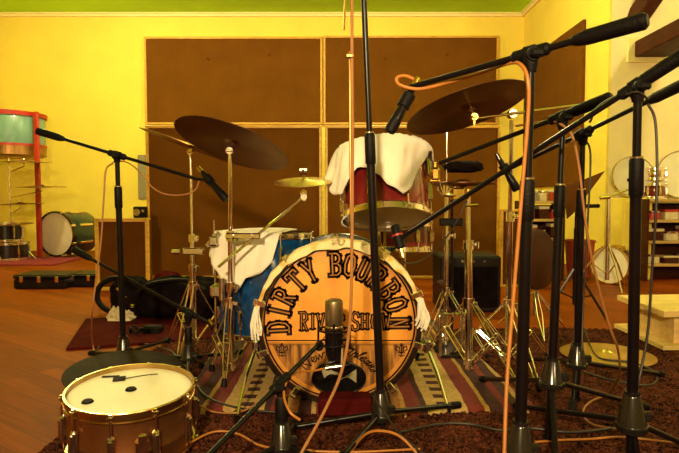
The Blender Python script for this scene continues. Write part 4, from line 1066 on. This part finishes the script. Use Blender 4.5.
# ------------------------------------------------------------------ left background kit
d = 7.0
c = P(5, 134, d); t = Thing('display_drum', 'pale teal drum in a red frame high against the yellow wall at far left', 'drum', (c.x, c.y, P(5, 160, d).z))
m = MB(); z0 = P(5, 146, d).z; z1 = P(5, 117, d).z; m.lathe([(.40, z0), (.405, z0+.01), (.405, z1-.01), (.40, z1)], Matrix.Translation((c.x, c.y+.1, 0)), 50, cap=True); t.part('shell', m, 'teal')
m = MB(); zz0 = P(5, 157, d).z; m.lathe([(.36, zz0), (.41, zz0+.02), (.41, z0-.005), (.405, z0)], Matrix.Translation((c.x, c.y+.1, 0)), 50, cap=True); t.part('lower_shell', m, 'cymmid')
m = MB(); m.lathe([(.405, z1), (.425, z1), (.43, z1+.05), (.405, z1+.055)], Matrix.Translation((c.x, c.y+.1, 0)), 50, closed=True); m.lathe([(.405, z0-.01), (.415, z0-.01), (.415, z0+.02), (.405, z0+.02)], Matrix.Translation((c.x, c.y+.1, 0)), 50, closed=True); t.part('hoop', m, 'redpaint')
m = MB(); px = P(37, 150, d-.1); m.box((px.x, px.y, (z1+.05)/2), (.055, .05, z1+.05), bev=.008); t.part('post', m, 'redpaint')
# cymbals on thin stand
sx = P(10, 200, d-.4); t = Thing('cymbal_tree', 'thin stand with side arms carrying four background cymbals at far left', 'stand', (sx.x, sx.y, 0))
m = MB(); m.cyl((sx.x, sx.y, .01), (sx.x, sx.y, P(10, 158, d-.4).z), .010, n=10); t.part('pole', m, 'chromed')
m = MB()
for i in range(3):
    a = 2*PI*i/3+.5; m.tube([(sx.x, sx.y, .3), (sx.x+.25*math.cos(a), sx.y+.25*math.sin(a), .012)], .008, 8)
t.part('tripod', m, 'chromed')
for (px, py, R, lab, tl) in ((24, 162, .30, 'topmost of the background cymbals at far left, under the teal drum', .02), (42, 187, .27, 'second background cymbal at far left, farthest to the right', .0),
                         (20, 204, .26, 'third background cymbal down at far left', -.02), (13, 224, .22, 'lowest background cymbal at far left, over the small black drums', -.03)):
    c = P(px, py, d-.4)
    m = MB(); m.tube([V((sx.x, sx.y, c.z-.12)), c+V((0, 0, -.05)), c+V((0, 0, .04))], .006, 8); t.part('arm', m, 'chromed')
    cymbal('thin aged cymbal, '+lab, None, None, R, 'cymmid', T=axisM(c, (tl, -.04, 1)), group='background cymbals at far left')
# black small drums
for (px, yb, yt, R, lab) in ((6, 240, 224, .16, 'small black tom stacked on the lower drum at far left'), (8, 268, 243, .22, 'black floor drum at far left behind the drum cases')):
    c = P(px, yb, 6.6); z1 = P(px, yt, 6.6).z
    if yb > 260: c.z = .03
    drum('background_drum', lab, 'drum', c, (0, 0, 1), R, z1-c.z, 'darkshell', 6, group='black drums at far left')
m = MB(); m.box((0, 0, .008), (1.3, .8, .012), rot=None); 
for p in range(len(m.v)): m.v[p] += V((P(15, 270, 6.5).x, 6.5, 0))
solo('magenta_rug', 'magenta rug under the black drums at far left', 'rug', m, 'magenta')
# big pale bass drum
d = 6.9; s = F/d; c = P(56.5, 242, d); R = 22.5/s
c.z = max(c.z, R+.02)
axb = V((-.30, -1, 0)).normalized()
T = axisM(c, -axb, (1, 0, 0))
t = Thing('bass_drum', 'background bass drum with plain cream head and teal shell near the left wall', 'drum', (c.x, c.y, 0))
m = MB(); m.lathe([(R*.95, 0), (R*.97, .01), (R*.97, .44), (R*.95, .45)], T, 50, cap=True); t.part('shell', m, 'tealdk')
m = MB(); m.lathe([(.0001, -.006), (R*.9, -.004), (R*.96, 0)], T, 50); t.part('front_head', m, 'cream')
m = MB(); m.lathe([(R*.94, -.02), (R*1.02, -.02), (R*1.02, .03), (R*.96, .03)], T, 60, closed=True); t.part('hoop', m, 'darkshell')
for k in range(8):
    Tl = T @ Matrix.Rotation(2*PI*(k+.5)/8, 4, 'Z'); m = MB(); m.box((R*1.02, 0, .0), (.025, .03, .06), T=Tl, bev=.005); m.box((R*1.0, 0, .22), (.03, .03, .22), T=Tl, bev=.005); t.part('claw', m, 'chrome')
# drum cases on floor
for (x0, x1, yb, yt, lab, dd) in ((13, 66, 289, 275, 'long black drum case with metal latches on the wood floor, left of two', .30), (65, 97, 287, 274, 'shorter black drum case behind the low baffle, right of two', .28)):
    a = FL(x0, yb); b = FL(x1, yb); z = P(x0, yt, a.y).z
    t = Thing('drum_case', lab, 'case', ((a.x+b.x)/2, a.y+dd/2, 0), 'black drum cases')
    m = MB(); m.box(((a.x+b.x)/2, a.y+dd/2, z*.35), (b.x-a.x, dd, z*.7), bev=.012); t.part('body', m, 'case')
    m = MB(); m.box(((a.x+b.x)/2, a.y+dd/2, z*.86), (b.x-a.x+.01, dd+.01, z*.26), bev=.012); t.part('lid', m, 'case')
    n = 3 if x1-x0 > 40 else 2
    for k in range(n):
        m = MB(); m.box((lerp(a.x, b.x, (k+.5)/n), a.y-.008, z*.68), (.03, .012, .05), bev=.004); t.part('latch', m, 'chrome')

# ------------------------------------------------------------------ right background
def bookshelf(label, x0, x1, d, ys, yb, dep=.3, back=True):
    A_ = P(x0, 200, d).x; B_ = P(x1, 200, d).x
    t = Thing('bookshelf', label, 'shelf', ((A_+B_)/2, d+dep/2, 0), 'wooden shelf units')
    zs = [P(x0, y, d).z for y in ys]
    for i, z in enumerate(zs):
        m = MB(); m.box(((A_+B_)/2, d+dep/2, z-.012), (B_-A_, dep, .024), bev=.003); t.part('shelf_board', m, 'shelfwood')
    for x in (A_-.012, B_+.012):
        m = MB(); m.box((x, d+dep/2, zs[0]/2), (.024, dep, zs[0]), bev=.003); t.part('side_panel', m, 'beam')
    m = MB(); m.box(((A_+B_)/2, d+dep-.005, zs[0]/2-.02), (B_-A_, .008, zs[0]-.04)); t.part('back_panel', m, 'beam')
    return A_, B_, zs
SA, SB, Z1 = bookshelf('wooden shelf unit against the yellow side wall, crowded with small boxes', 527, 563, 5.0, (201, 219, 238, 257), 273, dep=.28)
SC_, SD, Z2 = bookshelf('wooden shelf unit against the pale wall at far right edge', 650, 720, 4.95, (199, 220, 241, 264), 285, dep=.30)
rnd = random.Random(11)
cols = {'red': 'redpaint', 'cream': 'paper', 'brown': 'beam', 'grey': 'grey', 'teal': 'tealdk'}
desc = {'red': 'red', 'cream': 'cream', 'brown': 'dark brown', 'grey': 'grey', 'teal': 'dark teal'}
names = ['top', 'second', 'third', 'bottom']
def small_box(x, y, z, w, dp, h, col, label, kind):
    t = Thing('storage_box' if kind else 'snare_wire_tin', label, 'box' if kind else 'tin', (x, y, z), 'small boxes on the shelf units')
    if kind:
        m = MB(); m.box((x, y, z+h*.38), (w, dp, h*.76), bev=.004); t.part('body', m, cols[col])
        m = MB(); m.box((x, y, z+h*.87), (w+.008, dp+.008, h*.24), bev=.004); t.part('lid', m, 'paper' if col != 'cream' else 'redpaint')
    else:
        m = MB(); m.lathe([(w/2*.95, z), (w/2, z+.004), (w/2, z+h-.004), (w/2*.95, z+h)], Matrix.Translation((x, y, 0)), 24, cap=True); t.part('body', m, cols[col])
        m = MB(); m.lathe([(w/2*1.03, z+h*.8), (w/2*1.04, z+h*.82), (w/2*1.04, z+h), (w/2, z+h+.003)], Matrix.Translation((x, y, 0)), 24, cap=True); t.part('lid', m, 'chromed')
for (A_, B_, zs, dy, unit, pat) in ((SA, SB, Z1, 5.1, 'left shelf unit', [('grey', 'cream', 'red'), ('red', 'brown', 'red'), ('red', 'grey', 'brown'), ('cream', 'brown', 'red')]),
                                    (SC_, SD, Z2, 5.06, 'far right shelf unit', [(), ('red', 'cream', 'grey', 'red'), ('brown', 'cream', 'red', 'grey'), ('cream', 'brown', 'cream')])):
    for i, cs in enumerate(pat):
        x = A_+.02
        for k, cn in enumerate(cs):
            w = min(rnd.uniform(.09, .15), (B_-A_)/max(1, len(cs))-.02) if A_ == SA else rnd.uniform(.12, .16)
            h = rnd.uniform(.06, .13)
            small_box(x+w/2, dy, zs[i]+.0005, w, .12, h, cn, '%s small %s, %s from left on the %s board, %s' % (desc[cn], 'box' if (k+i) % 2 == 0 else 'tin', ('first', 'second', 'third', 'fourth')[k], names[i], unit), (k+i) % 2 == 0)
            x += w+.02
# drums standing on the right shelf / wall
c = P(634, 178, 5.22); 
T = axisM(c, (-.45, -1, 0), (1, 0, 0))
def hanging_head(label, c, R, name='drum_hoop'):
    T = axisM(c, (-.12, -1, 0.06), (1, 0, 0))
    t = Thing(name, label, 'drum', c-V((0, 0, R)), 'round drums on the right shelf')
    m = MB(); m.lathe([(.0001, .003), (R*.97, .003)], T, 48); m.lathe([(.0001, -.003), (R*.97, -.003)], T, 48); t.part('head', m, 'cream')
    m = MB(); m.lathe([(R*.965, -.03), (R*1.0, -.03), (R*1.0, .012), (R*.965, .012)], T, 56, closed=True); t.part('hoop', m, 'chromed')
    return t
hh = P(634, 180, 5.05); R1 = 23*5.05/F
c = V((hh.x, 5.16, hh.z))
hanging_head('round drum head in a dark hoop on the yellow cabinet left of the chrome snare', V((P(634, 176, 5.1).x, 5.12, P(634, 176, 5.1).z)), 20*5.1/F)
a = P(617.5, 300, 5.1).x; b = P(649, 300, 5.1).x; z = P(630, 198, 5.1).z
t = Thing('yellow_cupboard', 'plain yellow cupboard against the pale wall between the two shelf units', 'cupboard', ((a+b)/2, 5.2, 0))
m = MB(); m.box(((a+b)/2-.004, 5.2, z/2), (b-a-.02, .28, z-.0), bev=.004); t.part('body', m, 'wall')
m = MB(); m.box(((a+b)/2-.004, 5.057, z/2), (b-a-.05, .012, z-.06), bev=.003); t.part('door', m, 'wall')
c = P(683, 177, 5.1); R2 = 24*5.1/F; c.z = Z2[0]+R2+.004
hanging_head('large round drum head in a thin hoop on top of the far right shelf unit', V((c.x, 5.12, c.z)), R2)
c = P(655, 190, 5.05); c.z = Z2[0]+.006
drum('stacked_snare', 'small red snare drum with chrome hoops on top of the far right shelf unit', 'drum', V((c.x+.02, 5.10, c.z+.006)), (0, 0, 1), .085, .12, 'red', 6, group='round drums on the right shelf')
drum('stacked_snare', 'small chrome drum stacked on top of the small red snare', 'drum', V((c.x+.02, 5.10, c.z+.175)), (0, 0, 1), .08, .09, 'chrome', 6, group='round drums on the right shelf')
# percussion stand with arm
d = 4.5; b = P(607, 280, d); t = Thing('percussion_stand', 'thin chrome stand with side arm and knob in front of the yellow wall at right', 'stand', (b.x, d, 0))
zt = P(606, 199, d).z; m = MB(); m.cyl((b.x, d, .08), (b.x, d, zt), .012, n=12); m.cyl((b.x, d, .08), (b.x, d, .6), .016, n=12); t.part('pole', m, 'chromed')
m = MB(); e0 = P(608, 197, d); e1 = P(629, 189, d); m.cyl(e0, e1, .007, n=8); m.cyl(e1, P(630, 182, d), .006, n=8); m.cyl(P(600, 198, d), P(610, 197, d), .016, n=12); t.part('side_arm', m, 'steel')
m = MB(); k_ = P(629.5, 180, d); m.lathe([(.0001, -.02), (.016, -.012), (.02, 0), (.016, .012), (.0001, .02)], Matrix.Translation(k_), 16); t.part('knob', m, 'black')
for k in range(3):
    a = 2*PI*k/3-PI/2; m = MB(); f = V((b.x+.24*math.cos(a), d+.24*math.sin(a), .012)); s = V((b.x, d, .38)); m.tube([s, s.lerp(f, .6)+V((0, 0, .03)), f], .007, 8); m.tube([V((b.x, d, .12)), s.lerp(f, .5)+V((0, 0, .02))], .005, 8); t.part('leg', m, 'chrome')
# snare on its side
q = P(608, 256, 4.75); R = 17*4.75/F+.01; q.z = R+.012
drum('snare_drum', 'chrome snare drum standing on its edge on the floor near the red bin', 'drum', q+V((.14, .13, 0)), V((-.75, -.66, 0)), R, .15, 'chromed', 8, hoopm='gold', group=None, top='cream')
# red bin
a = FL(579, 277); t = Thing('plastic_bin', 'pinkish red plastic bin on the floor behind the music stand', 'bin', (a.x, a.y, 0))
z = P(579, 240, a.y).z; m = MB(); m.lathe([(.105, .005), (.13, z-.03), (.13, z)], Matrix.Translation((a.x, a.y, 0)), 32, cap=False); m.lathe([(.0001, .006), (.105, .005)], Matrix.Translation((a.x, a.y, 0)), 32); t.part('body', m, 'crate')
m = MB(); m.lathe([(.125, z-.02), (.14, z-.02), (.14, z), (.125, z)], Matrix.Translation((a.x, a.y, 0)), 32, closed=True); t.part('rim', m, 'crate')
# music stand
d = 3.3; b = FL(574, 314); t = Thing('music_stand', 'black music stand with tilted brown desk behind the right-hand stands', 'music stand', (b.x, b.y, 0))
m = MB(); pts = [P(604, 171, d+.05), P(566, 187, d-.1), P(569, 214, d-.1), P(573, 213, d-.08)]
poly = [P(605, 171, d+.1), P(563, 188, d-.1), P(567, 219, d-.12), P(573, 214, d-.1)]
m.prism(poly, (0.2, 1, .1), .006); t.part('desk', m, 'paneld')
m = MB(); top = P(572, 205, d); m.cyl((b.x, b.y, .06), (b.x, b.y, .55), .012); m.cyl((b.x, b.y, .55), V((b.x, b.y, top.z)), .008); m.cyl(V((b.x, b.y, top.z-.01)), V((b.x, d-.05, top.z-.005)), .012); t.part('pole', m, 'black')
for tx, ty in ((548, 312), (607, 320), (580, 300)):
    f = FL(tx, ty, .012); m = MB(); s = V((b.x, b.y, .30)); m.tube([s, f], .008, 8); m.tube([V((b.x, b.y, .10)), s.lerp(f, .55)], .005, 8); t.part('leg', m, 'black')
# yellow cymbal on floor
c = FL(607, 352, .03); cymbal('pale golden cymbal lying flat on the carpet at right', None, None, .205, 'cymbright', T=axisM(V((c.x, c.y, .022)), (0, 0, 1)))
# plywood bench
t = Thing('plywood_bench', 'low pale plywood bench at the right edge behind the far right stand', 'bench', (FL(690, 340).x, FL(690, 340).y, 0))
zt = .20
pp_ = [FL(617, 295, zt), FL(664, 311.5, zt), FL(745, 311, zt), FL(700, 294, zt)]
m = MB(); m.prism(pp_, (0, 0, -1), .028); t.part('seat', m, 'plywood')
pb = [FL(646, 337, .012), FL(668, 344, .012), FL(740, 344, .012), FL(715, 335, .012)]
m = MB(); cc = (pp_[0]+pp_[1]+pp_[2]+pp_[3])/4
body = [V((lerp(p.x, cc.x, .22)+.03, lerp(p.y, cc.y, .2), zt-.0285)) for p in pp_]
m.prism(body, (0, 0, -1), zt-.05); t.part('box_base', m, 'plywood')
m = MB(); ft_ = [V((lerp(p.x, cc.x, -.03), lerp(p.y, cc.y, -.05), .036)) for p in pp_]; m.prism(ft_, (0, 0, -1), .02); t.part('plinth_board', m, 'plywood')

# ------------------------------------------------------------------ lights (room lamps above, unseen front lights behind the camera)
def area(loc, rot, size, energy, col, sy=None, nm='ceiling_lamp'):
    l = bpy.data.lights.new(nm, 'AREA'); l.energy = energy; l.color = col; l.size = size
    if sy: l.shape = 'RECTANGLE'; l.size_y = sy
    o = bpy.data.objects.new(nm, l); COL.objects.link(o); o.location = loc; o.rotation_euler = rot; return o
WARM = (1, .75, .38)
def point(loc, r, energy, col, nm='pendant_lamp'):
    l = bpy.data.lights.new(nm, 'POINT'); l.energy = energy; l.color = col; l.shadow_soft_size = r
    o = bpy.data.objects.new(nm, l); COL.objects.link(o); o.location = loc; return o
point((-2.6, 5.5, CEIL-.35), .12, 190, WARM)
point((.5, 5.1, CEIL-.30), .12, 165, WARM)
point((3.3, 3.0, CEIL-.3), .12, 115, WARM)
lm = area((-.35, -1.35, 1.55), (math.radians(86), 0, math.radians(-2)), .16, 66, WARM, nm='front_light'); lm.data.spread = math.radians(110)  # unseen front light, spread narrowed to keep the near floor darker
lm = area((1.5, -1.35, 1.9), (math.radians(84), 0, math.radians(8)), .16, 20, WARM, nm='front_light'); lm.data.spread = math.radians(120)  # unseen light added to brighten the right side
w = bpy.data.worlds.new('world'); SC.world = w; w.use_nodes = True
w.node_tree.nodes['Background'].inputs[0].default_value = (1, .45, .35, 1); w.node_tree.nodes['Background'].inputs[1].default_value = .012
SC.view_settings.view_transform = 'Standard'; SC.view_settings.look = 'None'; SC.view_settings.gamma = 1; SC.view_settings.exposure = 0
SC.view_settings.use_curve_mapping = False
